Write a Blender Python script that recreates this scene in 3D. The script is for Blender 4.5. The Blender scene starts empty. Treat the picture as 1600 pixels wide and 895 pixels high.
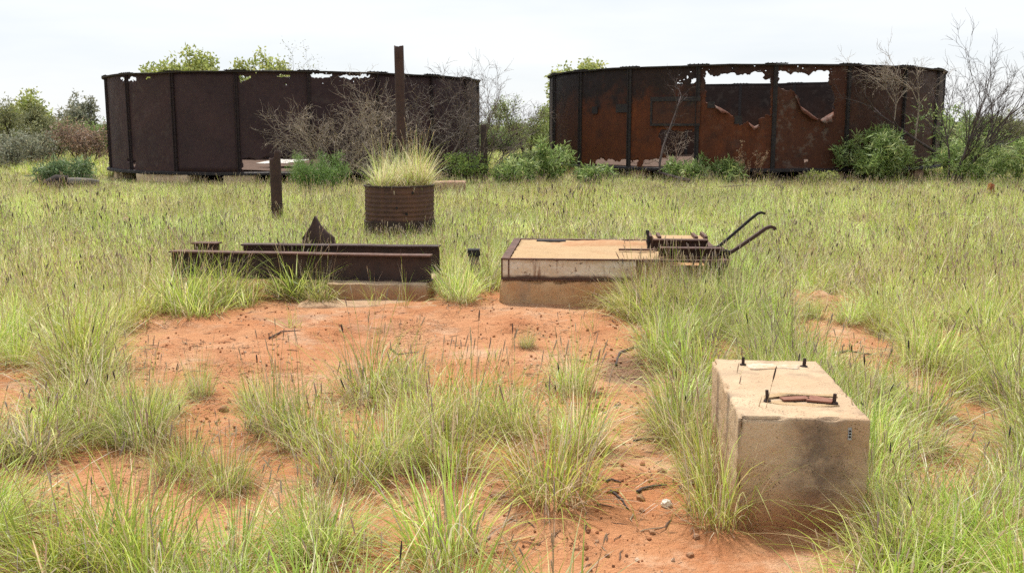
import bpy, bmesh, math, random
from mathutils import Vector, Matrix, noise as mn
from math import radians as RAD, sin, cos, tan, atan, pi, sqrt

random.seed(7)
scene = bpy.context.scene
COL = scene.collection

# ------------------------------------------------------------------ camera
CAM_H, PITCH, FPX = 1.6, RAD(9.02), 1556.0
cd = bpy.data.cameras.new('camera'); cam = bpy.data.objects.new('camera', cd); COL.objects.link(cam)
cd.sensor_width = 36.0; cd.lens = 36.0 * FPX / 1600.0; cd.clip_start = 0.05; cd.clip_end = 5000
cam.location = (0, 0, CAM_H); cam.rotation_euler = (pi / 2 - PITCH, 0, 0)
scene.camera = cam
scene.view_settings.view_transform = 'Standard'; scene.view_settings.look = 'None'
scene.view_settings.gamma = 1.0; scene.view_settings.use_curve_mapping = False
scene.view_settings.exposure = 1.22
cy = scene.cycles; cy.max_bounces = 4; cy.diffuse_bounces = 3; cy.glossy_bounces = 2; cy.transmission_bounces = 3; cy.use_adaptive_sampling = True; cy.adaptive_threshold = 0.02; cy.use_denoising = False; cy.caustics_reflective = False; cy.caustics_refractive = False

# ------------------------------------------------------------------ sky and sun: thin bright overcast, sun high behind the tanks
SUN_EL, SUN_AZ = RAD(63), RAD(-20)          # azimuth measured from +Y towards +X
world = bpy.data.worlds.new('World'); scene.world = world; world.use_nodes = True
wn, wl = world.node_tree.nodes, world.node_tree.links
wn.clear()
wout = wn.new('ShaderNodeOutputWorld')
sky = wn.new('ShaderNodeTexSky'); sky.sky_type = 'NISHITA'; sky.sun_disc = False
sky.sun_elevation = SUN_EL; sky.sun_rotation = SUN_AZ
bg1 = wn.new('ShaderNodeBackground'); bg1.inputs['Strength'].default_value = 0.1
wl.new(sky.outputs[0], bg1.inputs['Color'])
bg2 = wn.new('ShaderNodeBackground'); bg2.inputs['Strength'].default_value = 0.43
tc = wn.new('ShaderNodeTexCoord'); mp = wn.new('ShaderNodeMapping'); mp.inputs['Scale'].default_value = (1.5, 1.5, 9.0)
mp.inputs['Rotation'].default_value = (0, RAD(3), 0)
nz = wn.new('ShaderNodeTexNoise'); nz.inputs['Scale'].default_value = 2.2; nz.inputs['Detail'].default_value = 5; nz.inputs['Roughness'].default_value = 0.5
cr = wn.new('ShaderNodeValToRGB'); cr.color_ramp.elements[0].position = 0.34; cr.color_ramp.elements[1].position = 0.62
cr.color_ramp.elements[0].color = (0.85, 0.895, 0.94, 1); cr.color_ramp.elements[1].color = (0.97, 0.985, 1.0, 1)
wl.new(tc.outputs['Generated'], mp.inputs['Vector']); wl.new(mp.outputs[0], nz.inputs['Vector'])
wl.new(nz.outputs['Fac'], cr.inputs[0]); wl.new(cr.outputs[0], bg2.inputs['Color'])
wm = wn.new('ShaderNodeMixShader'); wm.inputs[0].default_value = 0.93
wl.new(bg1.outputs[0], wm.inputs[1]); wl.new(bg2.outputs[0], wm.inputs[2]); wl.new(wm.outputs[0], wout.inputs['Surface'])
sl = bpy.data.lights.new('sun', 'SUN'); sl.energy = 2.5; sl.angle = RAD(7); sl.color = (1.0, 0.955, 0.88)
so = bpy.data.objects.new('sun', sl); COL.objects.link(so)
sdir = Vector((sin(SUN_AZ) * cos(SUN_EL), cos(SUN_AZ) * cos(SUN_EL), sin(SUN_EL)))
so.rotation_euler = sdir.to_track_quat('Z', 'Y').to_euler(); so.location = sdir * 60

# ------------------------------------------------------------------ picture <-> place helpers (measuring only)
CP, SP = cos(PITCH), sin(PITCH)
def ray(px, py):
    a = (px - 800) / FPX; b = (447.5 - py) / FPX
    return Vector((a, CP + b * SP, -SP + b * CP))
def at(px, py, Y):                       # the point of that sight line at distance Y
    r = ray(px, py); t = Y / r.y
    return Vector((r.x * t, Y, CAM_H + r.z * t))
def ground(px, py, z=0.0):
    r = ray(px, py); t = (z - CAM_H) / r.z
    return Vector((r.x * t, r.y * t, z))
def proj(x, y, z):
    dz = z - CAM_H; dep = y * CP - dz * SP; up = y * SP + dz * CP
    return 800 + FPX * x / dep, 447.5 - FPX * up / dep
def inpoly(x, y, P):
    r = False; j = len(P) - 1
    for i in range(len(P)):
        xi, yi = P[i]; xj, yj = P[j]
        if (yi > y) != (yj > y) and x < (xj - xi) * (y - yi) / (yj - yi) + xi: r = not r
        j = i
    return r
def sm(a, b, x):
    t = max(0.0, min(1.0, (x - a) / (b - a))); return t * t * (3 - 2 * t)
U = random.uniform

BANK = [(x, y) for x, y in ((-3.9, 8.75), (-2.9, 8.8), (-2.2, 8.85), (-1.6, 8.95), (-0.4, 8.8), (0.2, 8.6))]
def gz(x, y):                            # height of the ground
    n = 0.035 * mn.noise(Vector((x * .45, y * .45, 1.3))) + 0.016 * mn.noise(Vector((x * 1.5, y * 1.5, 4.1)))
    near = 1 - sm(12, 25, y)
    if near > 0 and -9 < x < 9:
        f = mn.noise(Vector((x * 4.5, y * 4.5, 2.7))); n += near * 0.012 * f
        n += near * (0.006 * mn.noise(Vector((x * 11, y * 11, 7.7))) - .02 * max(0, mn.noise(Vector((x * 3.1, y * 7.1, 17.7))) - .32))
        # small eroded steps running across the bare patch
        s = y - 7.75 + 0.35 * mn.noise(Vector((x * .9, 3.1, 0.2))) + 0.08 * mn.noise(Vector((x * 4, 8.1, 0.2)))
        n += 0.035 * sm(-0.05, 0.06, s) * near * sm(-4.2, -3, x) * (1 - sm(1.0, 1.8, x))
        s2 = y - 6.6 + 0.4 * mn.noise(Vector((x * .8, 9.1, 0.2)))
        n += 0.02 * sm(-0.05, 0.05, s2) * near
    return n - 0.02

# ------------------------------------------------------------------ mesh helpers
class MB:
    def __init__(s): s.v = []; s.f = []; s.c = []; s.mi = []; s.cc = (1, 1, 1, 1); s.m = 0
    def add(s, vs, fs, cols=None):
        o = len(s.v); s.v += [tuple(p) for p in vs]; s.f += [tuple(i + o for i in f) for f in fs]
        s.c += cols if cols else [s.cc] * len(vs); s.mi += [s.m] * len(fs)
    def box(s, c, d, M=None):
        h = [x / 2 for x in d]
        vs = [Vector((sx * h[0], sy * h[1], sz * h[2])) for sz in (-1, 1) for sy in (-1, 1) for sx in (-1, 1)]
        if M is not None: vs = [M @ p for p in vs]
        vs = [p + Vector(c) for p in vs]
        s.add(vs, [(0, 2, 3, 1), (4, 5, 7, 6), (0, 1, 5, 4), (2, 6, 7, 3), (0, 4, 6, 2), (1, 3, 7, 5)])
    def tube(s, pts, rad, n=6, cap=True, flat=1.0, colfn=None):
        pts = [Vector(p) for p in pts]
        if not hasattr(rad, '__len__'): rad = [rad] * len(pts)
        vs = []; cols = [] if colfn else None
        up = Vector((0.13, 0.21, 0.97))
        for i, p in enumerate(pts):
            t = (pts[min(i + 1, len(pts) - 1)] - pts[max(i - 1, 0)])
            if t.length < 1e-9: t = Vector((0, 0, 1))
            t.normalize(); a = t.cross(up)
            if a.length < 0.05: a = t.cross(Vector((1, 0, 0)))
            a.normalize(); b = a.cross(t)
            for k in range(n):
                q = 2 * pi * k / n
                vs.append(p + a * (cos(q) * rad[i]) + b * (sin(q) * rad[i] * flat))
                if colfn: cols.append(colfn(i / (len(pts) - 1)))
        fs = []
        for i in range(len(pts) - 1):
            for k in range(n):
                k2 = (k + 1) % n
                fs.append((i * n + k, i * n + k2, (i + 1) * n + k2, (i + 1) * n + k))
        if cap and n > 2:
            fs.append(tuple(range(n - 1, -1, -1))); fs.append(tuple((len(pts) - 1) * n + k for k in range(n)))
        s.add(vs, fs, cols)
    def lathe(s, prof, n=32, c=(0, 0, 0), close=False):
        vs = []; m = len(prof)
        for k in range(n):
            q = 2 * pi * k / n
            for r, z in prof: vs.append((c[0] + r * cos(q), c[1] + r * sin(q), c[2] + z))
        fs = []
        for k in range(n):
            k2 = (k + 1) % n
            for i in range(m if close else m - 1):
                i2 = (i + 1) % m
                fs.append((k * m + i, k2 * m + i, k2 * m + i2, k * m + i2))
        s.add(vs, fs)
    def prism(s, prof, L, M):            # profile in local YZ, extruded along local X from 0 to L
        n = len(prof)
        vs = [M @ Vector((x, p[0], p[1])) for x in (0, L) for p in prof]
        fs = [(i, (i + 1) % n, n + (i + 1) % n, n + i) for i in range(n)]
        fs += [tuple(range(n - 1, -1, -1)), tuple(range(n, 2 * n))]
        s.add(vs, fs)
    def mesh(s, name, mats, smooth=False):
        me = bpy.data.meshes.new(name); me.from_pydata(s.v, [], s.f)
        for m in (mats if isinstance(mats, (list, tuple)) else [mats]): me.materials.append(m)
        if any(s.mi): me.polygons.foreach_set('material_index', s.mi)
        a = me.color_attributes.new('col', 'FLOAT_COLOR', 'POINT')
        a.data.foreach_set('color', [x for c in s.c for x in c])
        if smooth: me.polygons.foreach_set('use_smooth', [True] * len(me.polygons))
        me.update(); return me
    def build(s, name, mats, parent=None, smooth=False):
        return link(bpy.data.objects.new(name, s.mesh(name, mats, smooth)), parent)

def link(o, parent=None):
    COL.objects.link(o)
    if parent is not None: o.parent = parent
    return o
def tag(o, label=None, cat=None, group=None, kind=None):
    if label: o['label'] = label
    if cat: o['category'] = cat
    if group: o['group'] = group
    if kind: o['kind'] = kind
    return o
def thing(name, loc, label, cat, group=None, rz=0.0):
    o = bpy.data.objects.new(name, None); o.empty_display_size = 0.2; o.location = loc; o.rotation_euler = (0, 0, rz)
    return tag(link(o), label, cat, group)

def rough_block(d, bev=0.02, step=0.05, amp=0.006, taper=(1, 1), seed=0.0, chip=0.0):
    """concrete block, base at z 0, edges worn and faces uneven"""
    bm = bmesh.new(); bmesh.ops.create_cube(bm, size=1)
    for v in bm.verts:
        tx = taper[0] if v.co.z > 0 else 1; ty = taper[1] if v.co.z > 0 else 1
        v.co = Vector((v.co.x * d[0] * tx, v.co.y * d[1] * ty, (v.co.z + .5) * d[2]))
    bmesh.ops.bevel(bm, geom=bm.edges[:], offset=bev, segments=3, affect='EDGES', profile=0.5)
    for _ in range(7):
        es = [e for e in bm.edges if e.calc_length() > step * 1.6]
        if not es: break
        bmesh.ops.subdivide_edges(bm, edges=es, cuts=1, use_grid_fill=True)
    bmesh.ops.triangulate(bm, faces=[f for f in bm.faces if len(f.verts) > 4])
    bm.normal_update()
    for v in bm.verts:
        p = v.co * 1.0; n = v.normal
        k = amp * mn.noise(p * 7 + Vector((seed, 0, 0))) + amp * .6 * mn.noise(p * 22 + Vector((seed, 3, 0)))
        if chip:
            e = mn.noise(p * 9 + Vector((seed, 9, 4)))
            edge = sum(1 for a in n if abs(a) > 0.35)
            if edge > 1 and e > 0.1: k -= chip * (e - 0.1) * 3
        v.co += n * k
    return bm
def bm_obj(bm, name, mat, parent=None, smooth=True):
    me = bpy.data.meshes.new(name); bm.to_mesh(me); bm.free()
    me.materials.append(mat)
    if smooth: me.polygons.foreach_set('use_smooth', [True] * len(me.polygons))
    return link(bpy.data.objects.new(name, me), parent)

# ------------------------------------------------------------------ materials
class NT:
    def __init__(s, name):
        s.m = bpy.data.materials.new(name); s.m.use_nodes = True
        s.n, s.l = s.m.node_tree.nodes, s.m.node_tree.links; s.n.clear()
        s.out = s.n.new('ShaderNodeOutputMaterial')
        s.co = s.n.new('ShaderNodeTexCoord').outputs['Object']
    def node(s, t, **k):
        q = s.n.new(t)
        for a, b in k.items(): setattr(q, a, b)
        return q
    def put(s, sock, v):
        if hasattr(v, 'is_output'): s.l.new(v, sock)
        else: sock.default_value = v
    def noise(s, scale, detail=4, rough=.55, vec=None, stretch=None, off=0.0, dist=0.0):
        v = vec or s.co
        if stretch or off:
            m = s.node('ShaderNodeMapping'); m.inputs['Scale'].default_value = stretch or (1, 1, 1); m.inputs['Location'].default_value = (off, off * .7, off * 1.3)
            s.l.new(v, m.inputs['Vector']); v = m.outputs[0]
        q = s.node('ShaderNodeTexNoise'); q.inputs['Scale'].default_value = scale; q.inputs['Detail'].default_value = detail
        q.inputs['Roughness'].default_value = rough; q.inputs['Distortion'].default_value = dist
        s.l.new(v, q.inputs['Vector']); return q.outputs['Fac']
    def ramp(s, x, a, b, lo=0.0, hi=1.0):
        q = s.node('ShaderNodeMapRange', interpolation_type='SMOOTHSTEP'); s.put(q.inputs[0], x)
        for i, v in ((1, a), (2, b), (3, lo), (4, hi)): s.put(q.inputs[i], v)
        return q.outputs[0]
    def math(s, op, a, b=0.0):
        q = s.node('ShaderNodeMath', operation=op); s.put(q.inputs[0], a); s.put(q.inputs[1], b); return q.outputs[0]
    def mix(s, f, a, b, mode='MIX'):
        q = s.node('ShaderNodeMix', data_type='RGBA', blend_type=mode)
        s.put(q.inputs[0], f); 
        for i, v in ((6, a), (7, b)):
            if isinstance(v, tuple) and len(v) == 3: v = v + (1,)
            s.put(q.inputs[i], v)
        return q.outputs[2]
    def bump(s, h, strength=.5, dist=.01, normal=None):
        q = s.node('ShaderNodeBump'); q.inputs['Strength'].default_value = strength; q.inputs['Distance'].default_value = dist
        s.put(q.inputs['Height'], h)
        if normal is not None: s.l.new(normal, q.inputs['Normal'])
        return q.outputs[0]
    def xyz(s, v=None):
        q = s.node('ShaderNodeSeparateXYZ'); s.l.new(v or s.co, q.inputs[0]); return q.outputs
    def principled(s, col, rough=.9, spec=.2, normal=None, metal=0.0):
        q = s.node('ShaderNodeBsdfPrincipled')
        if isinstance(col, tuple) and len(col) == 3: col = col + (1,)
        s.put(q.inputs['Base Color'], col); s.put(q.inputs['Roughness'], rough); s.put(q.inputs['Specular IOR Level'], spec); s.put(q.inputs['Metallic'], metal)
        if normal is not None: s.l.new(normal, q.inputs['Normal'])
        s.l.new(q.outputs[0], s.out.inputs['Surface']); return s.m
    def leafy(s, col, trans=.4, rough=.6, tcol=None, spec=.25):
        d = s.node('ShaderNodeBsdfPrincipled'); s.put(d.inputs['Base Color'], col); s.put(d.inputs['Roughness'], rough); s.put(d.inputs['Specular IOR Level'], spec)
        t = s.node('ShaderNodeBsdfTranslucent'); s.put(t.inputs['Color'], tcol if tcol is not None else col)
        m = s.node('ShaderNodeMixShader'); s.put(m.inputs[0], trans)
        s.l.new(d.outputs[0], m.inputs[1]); s.l.new(t.outputs[0], m.inputs[2]); s.l.new(m.outputs[0], s.out.inputs['Surface']); return s.m

def mat_soil():
    t = NT('red_soil'); g = t.noise(.9, 5, .6); h = t.noise(5, 6, .65, off=3); k = t.noise(60, 3, .7, off=8); p = t.noise(170, 2, .6, off=1)
    c = t.mix(t.ramp(g, .35, .65), (.43, .183, .083), (.50, .258, .135))
    c = t.mix(t.ramp(h, .45, .75, 0, .8), c, (.34, .135, .062))
    c = t.mix(t.ramp(t.noise(2.1, 6, .7, off=21), .5, .72), c, (.54, .34, .215))
    c = t.mix(t.ramp(k, .56, .72, 0, .55), c, (.2, .075, .035))
    c = t.mix(t.ramp(p, .6, .75, 0, .5), c, (.6, .4, .27))
    # patch of grey ash on the path
    a = ground(985, 578); m = t.node('ShaderNodeVectorMath', operation='DISTANCE'); m.inputs[1].default_value = a
    mpg = t.node('ShaderNodeMapping'); mpg.inputs['Scale'].default_value = (1, .45, 1); mpg.inputs['Location'].default_value = (0, a.y * .55, 0)
    t.l.new(t.co, mpg.inputs[0]); t.l.new(mpg.outputs[0], m.inputs[0])
    dd = t.math('ADD', m.outputs['Value'], t.math('MULTIPLY', t.math('SUBTRACT', t.noise(6, 5, .7, off=5), .5), .5))
    c = t.mix(t.ramp(dd, .1, .3, .6, 0), c, (.12, .095, .08))
    c = t.mix(t.ramp(t.noise(1.6, 6, .7, off=95), .56, .7, 0, .5), c, (.3, .2, .14))
    # litter of dry grass lying in the meadow
    y = t.xyz()[1]
    c = t.mix(t.math('MULTIPLY', t.ramp(y, 8, 14), t.ramp(t.noise(3, 6, .7, off=13), .35, .55, .25, .9)), c, (.27, .21, .1))
    vo = t.node('ShaderNodeTexVoronoi', feature='DISTANCE_TO_EDGE'); vo.inputs['Scale'].default_value = 7; mpv = t.node('ShaderNodeVectorMath', operation='ADD'); nv = t.node('ShaderNodeTexNoise'); nv.inputs['Scale'].default_value = 6; t.l.new(t.co, nv.inputs['Vector']); t.l.new(t.co, mpv.inputs[0]); t.l.new(nv.outputs['Color'], mpv.inputs[1]); t.l.new(mpv.outputs[0], vo.inputs['Vector'])
    crack = t.math('MULTIPLY', t.ramp(vo.outputs['Distance'], .0, .035, 1, 0), t.ramp(t.noise(1.7, 4, .6, off=81), .5, .62)); c = t.mix(t.math('MULTIPLY', crack, .45), c, (.2, .07, .03))
    h = t.math('SUBTRACT', h, t.math('MULTIPLY', crack, .35))
    hh = t.math('ADD', t.math('MULTIPLY', h, 1.2), t.math('ADD', t.math('MULTIPLY', k, .35), t.math('MULTIPLY', p, .1)))
    c = t.mix(t.ramp(t.noise(24, 4, .75, off=33), .56, .7, 0, .45), c, (.28, .10, .042))
    return t.principled(c, .95, .1, t.bump(hh, 1.0, .05))
def mat_rust(name, base, alt, dark, sc=1.0, spec=.25):
    t = NT(name); a = t.noise(3 * sc, 6, .65, off=2); b = t.noise(14 * sc, 5, .7, off=6); c0 = t.noise(5 * sc, 4, .6, stretch=(3, 3, .3), off=9)
    c = t.mix(t.ramp(a, .35, .65), base, alt); c = t.mix(t.ramp(b, .5, .7, 0, .7), c, dark); c = t.mix(t.ramp(c0, .52, .7, 0, .5), c, alt)
    return t.principled(c, t.ramp(b, .3, .7, .62, .85), spec, t.bump(t.math('ADD', b, a), .35, .006))
def mat_tank(name, base, alt, dark):
    """Object colour R: orange rust, G: black staining from the top, B: chalky patches"""
    t = NT(name); oi = t.node('ShaderNodeObjectInfo'); sp = t.node('ShaderNodeSeparateColor'); t.l.new(oi.outputs['Color'], sp.inputs[0])
    r, g, b = sp.outputs; z = t.xyz()[2]
    n1 = t.noise(.9, 5, .6, off=2); n2 = t.noise(9, 5, .7, off=6); st = t.noise(3.5, 4, .6, stretch=(2.4, 2.4, .22), off=9); n3 = t.noise(2.2, 6, .62, off=17)
    c = t.mix(t.ramp(n1, .35, .65), base, alt)
    orange = t.mix(t.ramp(t.noise(2.6, 5, .65, off=4), .35, .68), (.092, .027, .0105), (.128, .036, .0115))
    orange = t.mix(t.ramp(st, .45, .7, 0, .6), orange, (.075, .021, .009))
    c = t.mix(r, c, orange)
    edge = t.math('ADD', z, t.math('MULTIPLY', t.math('SUBTRACT', n3, .5), 2.4))
    c = t.mix(t.math('MULTIPLY', g, t.ramp(edge, 1.45, 2.5)), c, dark)
    c = t.mix(t.math('MULTIPLY', t.ramp(n3, .48, .75), .5), c, dark)
    c = t.mix(t.ramp(n2, .52, .72, 0, .45), c, dark)
    c = t.mix(t.math('MULTIPLY', b, t.ramp(t.noise(3.2, 6, .7, off=31), .53, .63)), c, (.15, .13, .11))
    low = t.math('ADD', z, t.math('MULTIPLY', n2, .9))
    c = t.mix(t.ramp(low, .4, .62, .45, 0), c, (.09, .04, .026))
    return t.principled(c, t.ramp(n2, .3, .7, .6, .85), .22, t.bump(t.math('ADD', n2, t.math('MULTIPLY', n1, 2)), .4, .012))
def mat_concrete(name, a, b, stain, dust=(.5, .29, .15), lines=0.0, stainx=None, dusty=.75):
    t = NT(name); n1 = t.noise(3, 6, .65, off=2); n2 = t.noise(30, 5, .7, off=5); n3 = t.noise(2.0, 5, .6, stretch=(2.2, 2.2, .5), off=11)
    geo = t.node('ShaderNodeNewGeometry'); nx, ny, nzz = t.xyz(geo.outputs['Normal']); X, Y, Z = t.xyz()
    c = t.mix(t.ramp(n1, .35, .65), a, b)
    c = t.mix(t.ramp(n3, .5, .68, 0, .75), c, stain)
    if stainx is not None:
        w = t.math('ABSOLUTE', t.math('ADD', t.math('SUBTRACT', X, stainx), t.math('MULTIPLY', t.math('SUBTRACT', t.noise(4, 5, .65, off=41), .5), .35)))
        c = t.mix(t.math('MULTIPLY', t.math('MULTIPLY', t.ramp(w, .0, .2, .85, 0), t.ramp(t.noise(11, 6, .75, off=91), .3, .6, .45, 1)), t.ramp(ny, -.6, -.3, 1, 0)), c, stain)
    c = t.mix(t.math('MULTIPLY', t.ramp(nzz, .4, .8), t.ramp(t.noise(4, 6, .7, off=23), .3, .6, .25, dusty)), c, dust)
    low = t.math('ADD', Z, t.math('MULTIPLY', t.math('SUBTRACT', n1, .5), .35))
    c = t.mix(t.ramp(low, .02, .2, .8, 0), c, (.4, .17, .075))
    c = t.mix(t.ramp(n2, .55, .75, 0, .35), c, (.16, .11, .075))
    vo = t.node('ShaderNodeTexVoronoi'); vo.inputs['Scale'].default_value = 85; t.l.new(t.co, vo.inputs['Vector']); agg = t.math('MULTIPLY', t.ramp(vo.outputs['Distance'], .12, .3, 1, 0), t.ramp(t.noise(9, 4, .7, off=71), .48, .62)); c = t.mix(t.math('MULTIPLY', agg, .55), c, (.2, .13, .09))
    pit = t.noise(130, 3, .75, off=51); c = t.mix(t.ramp(pit, .6, .72, 0, .6), c, (.13, .09, .06)); c = t.mix(t.ramp(t.noise(75, 3, .7, off=61), .6, .75, 0, .5), c, (.56, .45, .33))
    h = t.math('ADD', t.math('ADD', t.math('MULTIPLY', n2, .8), n1), t.math('ADD', t.math('MULTIPLY', pit, -.35), t.math('MULTIPLY', agg, -.7)))
    if lines:
        wv = t.node('ShaderNodeTexWave', wave_type='BANDS', bands_direction='Z'); wv.inputs['Scale'].default_value = lines; wv.inputs['Distortion'].default_value = 1.0; wv.inputs['Detail'].default_value = 3
        t.l.new(t.co, wv.inputs['Vector']); h = t.math('ADD', h, t.math('MULTIPLY', t.ramp(wv.outputs['Fac'], 0, .12), .5))
    return t.principled(c, .92, .15, t.bump(h, .8, .015))
def mat_paint():
    t = NT('flaking_white_paint'); n = t.noise(3.5, 7, .7, stretch=(1, 1, 2.2), off=2); b = t.noise(25, 5, .7, off=4); st = t.noise(7, 4, .6, stretch=(1.6, 1, .15), off=7); z = t.xyz()[2]
    c = t.mix(t.ramp(n, .3, .62), (.74, .68, .58), (.55, .43, .3)); c = t.mix(t.ramp(st, .54, .66, 0, .9), c, (.17, .075, .04))
    c = t.mix(t.ramp(b, .57, .68), c, (.12, .06, .035))
    e = t.math('ADD', z, t.math('MULTIPLY', t.math('SUBTRACT', n, .5), .12))
    c = t.mix(t.ramp(e, .275, .31, .95, 0), c, (.1, .05, .032))
    return t.principled(c, .85, .2, t.bump(t.math('ADD', n, b), .4, .006))
def mat_plain(name, a, b, sc=8, rough=.9, dark=None, bump=.4, stretch=None):
    t = NT(name); n = t.noise(sc, 6, .65, stretch=stretch); m = t.noise(sc * 5, 4, .7, off=3)
    c = t.mix(t.ramp(n, .33, .66), a, b)
    if dark: c = t.mix(t.ramp(m, .52, .7, 0, .7), c, dark)
    return t.principled(c, rough, .15, t.bump(t.math('ADD', n, m), bump, .01))
def mat_grass():
    t = NT('grass_blades'); at_ = t.node('ShaderNodeAttribute'); at_.attribute_name = 'col'
    oi = t.node('ShaderNodeObjectInfo')
    geo = t.node('ShaderNodeNewGeometry')
    n = t.noise(.35, 4, .6, vec=geo.outputs['Position'])
    c = t.mix(t.ramp(n, .38, .66, 0, .5), at_.outputs['Color'], t.mix(1.0, at_.outputs['Color'], (1.3, 1.12, 1.1), 'MULTIPLY'))
    hs = t.node('ShaderNodeHueSaturation'); t.put(hs.inputs['Hue'], t.ramp(oi.outputs['Random'], 0, 1, .485, .512)); t.put(hs.inputs['Value'], t.ramp(oi.outputs['Random'], 0, 1, .82, 1.18)); t.put(hs.inputs['Color'], c)
    return t.leafy(hs.outputs[0], .52, .4, spec=.5)
def mat_leaf(name):
    t = NT(name); at_ = t.node('ShaderNodeAttribute'); at_.attribute_name = 'col'
    return t.leafy(at_.outputs['Color'], .42, .5, spec=.35)
def mat_bark(name, a, b):
    t = NT(name); n = t.noise(9, 6, .65, off=3); m = t.noise(40, 4, .7)
    return t.principled(t.mix(t.ramp(n, .35, .65), a, b), .9, .12, t.bump(m, .4, .01))

SOIL = mat_soil()
RUST = mat_rust('brown_rust', (.085, .045, .034), (.12, .058, .038), (.045, .028, .025))
RUSTP = mat_rust('pipe_rust', (.048, .029, .025), (.066, .036, .029), (.033, .022, .02), .6)
RUSTO = mat_rust('orange_brown_rust', (.2, .085, .055), (.26, .115, .07), (.12, .055, .04), 3.0)
RUSTD = mat_rust('dark_rust', (.042, .028, .025), (.062, .035, .028), (.022, .017, .016))
TANK_L = mat_tank('tank_sheet_purple_brown', (.052, .030, .032), (.036, .022, .025), (.027, .018, .0205))
TANK_R = mat_tank('tank_sheet_rust', (.038, .022, .018), (.048, .024, .017), (.016, .0125, .0125))
BLACKR = mat_rust('black_rust', (.022, .018, .018), (.03, .025, .025), (.012, .011, .011), spec=.3)
CONC = mat_concrete('block_concrete', (.60, .45, .30), (.50, .33, .20), (.14, .105, .085), dust=(.42, .305, .2), stainx=.06)
CONC2 = mat_concrete('plinth_concrete', (.54, .36, .2), (.48, .27, .13), (.34, .24, .16), dust=(.48, .27, .14))
CONC3 = mat_concrete('bed_concrete', (.42, .31, .19), (.38, .25, .135), (.30, .19, .10), dust=(.44, .30, .165))
CONC4 = mat_concrete('pale_concrete', (.36, .27, .18), (.34, .2, .11), (.2, .14, .09), dust=(.5, .38, .26), dusty=.6)
PAINT = mat_paint()
SAND = mat_plain('blown_sand', (.42, .26, .145), (.38, .21, .11), 9, .95, (.3, .12, .05))
GRASS = mat_grass(); LEAF = mat_leaf('leaves')
DEAD = mat_bark('dead_grey_twigs', (.40, .335, .265), (.27, .225, .18))
DEADB = mat_bark('dead_dark_branches', (.115, .09, .085), (.06, .05, .048))
BARK = mat_bark('dark_bark', (.075, .055, .045), (.04, .032, .028))
CHAR = mat_plain('charred_wood', (.018, .016, .015), (.05, .04, .035), 12, .85, (.1, .05, .03))
GREYW = mat_plain('weathered_grey_wood', (.2, .18, .16), (.13, .115, .1), 9, .9, (.1, .085, .07), stretch=(.3, 1, 1))
STONE = mat_plain('brown_stone', (.38, .22, .13), (.3, .15, .08), 14, .9, (.2, .1, .06))
STONEW = mat_plain('white_quartz', (.7, .67, .62), (.6, .52, .44), 16, .7, (.4, .28, .2))
RUBBLE = mat_plain('tank_floor_rubble', (.085, .055, .042), (.14, .09, .066), 5, .95, (.045, .03, .025), .8)
WHITES = mat_plain('weathered_white_sheet', (.62, .6, .56), (.5, .47, .42), 4, .7, (.3, .22, .16))
BRICKY = mat_plain('pinkish_brick_stone', (.28, .16, .11), (.36, .24, .17), 6, .9, (.14, .08, .06))
DARKC = mat_plain('black_cap', (.022, .02, .02), (.035, .03, .03), 10, .7)

# ------------------------------------------------------------------ ground: one sheet to the horizon
def axis(spec):
    out = [spec[0][0]]
    for a, b, st0, st1 in spec:
        x = a
        while x < b - 1e-6:
            k = (x - a) / (b - a); x = min(b, x + st0 + (st1 - st0) * k); out.append(x)
    return out
xs_p = axis([(0, 4.5, .045, .06), (4.5, 24, .08, 1.2), (24, 2500, 2, 320)])
xs = [-x for x in reversed(xs_p[1:])] + xs_p
ys = [-y for y in reversed(axis([(0, 2000, 1.0, 320)])[1:])] + axis([(0, 2.5, .3, .06), (2.5, 10.5, .04, .06), (10.5, 40, .08, 1.2), (40, 2500, 2, 320)])
vs = [(x, y, gz(x, y) if abs(x) < 80 and -20 < y < 90 else -0.02) for y in ys for x in xs]
nx_ = len(xs)
fs = [(j * nx_ + i, j * nx_ + i + 1, (j + 1) * nx_ + i + 1, (j + 1) * nx_ + i) for j in range(len(ys) - 1) for i in range(nx_ - 1)]
gm = bpy.data.meshes.new('ground'); gm.from_pydata(vs, [], fs); gm.materials.append(SOIL); gm.polygons.foreach_set('use_smooth', [True] * len(fs))
tag(link(bpy.data.objects.new('ground', gm)), kind='structure')

# ------------------------------------------------------------------ the two round tanks
NP = 19
class TankGeo:
    def __init__(s, az, D, R, z0, h, seam_px):
        s.c = Vector((sin(az) * D, cos(az) * D, 0)); s.R, s.z0, s.h = R, z0, h; s.az = az
        s.a0 = s.hit(seam_px, 200)[0]; s.step = 2 * pi / NP
    def hit(s, px, py):                  # sight line to near wall: angle round the tank and height on the sheet
        r = ray(px, py); o = Vector((0, 0, CAM_H)) - s.c
        a = r.x ** 2 + r.y ** 2; b = 2 * (o.x * r.x + o.y * r.y); c = o.x ** 2 + o.y ** 2 - s.R ** 2
        d = b * b - 4 * a * c
        t = (-b - sqrt(max(d, 0))) / (2 * a); p = Vector((0, 0, CAM_H)) + r * t
        return math.atan2(p.y - s.c.y, p.x - s.c.x), p.z - s.z0
    def poly(s, P): return [s.hit(*p) for p in P]

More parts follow.
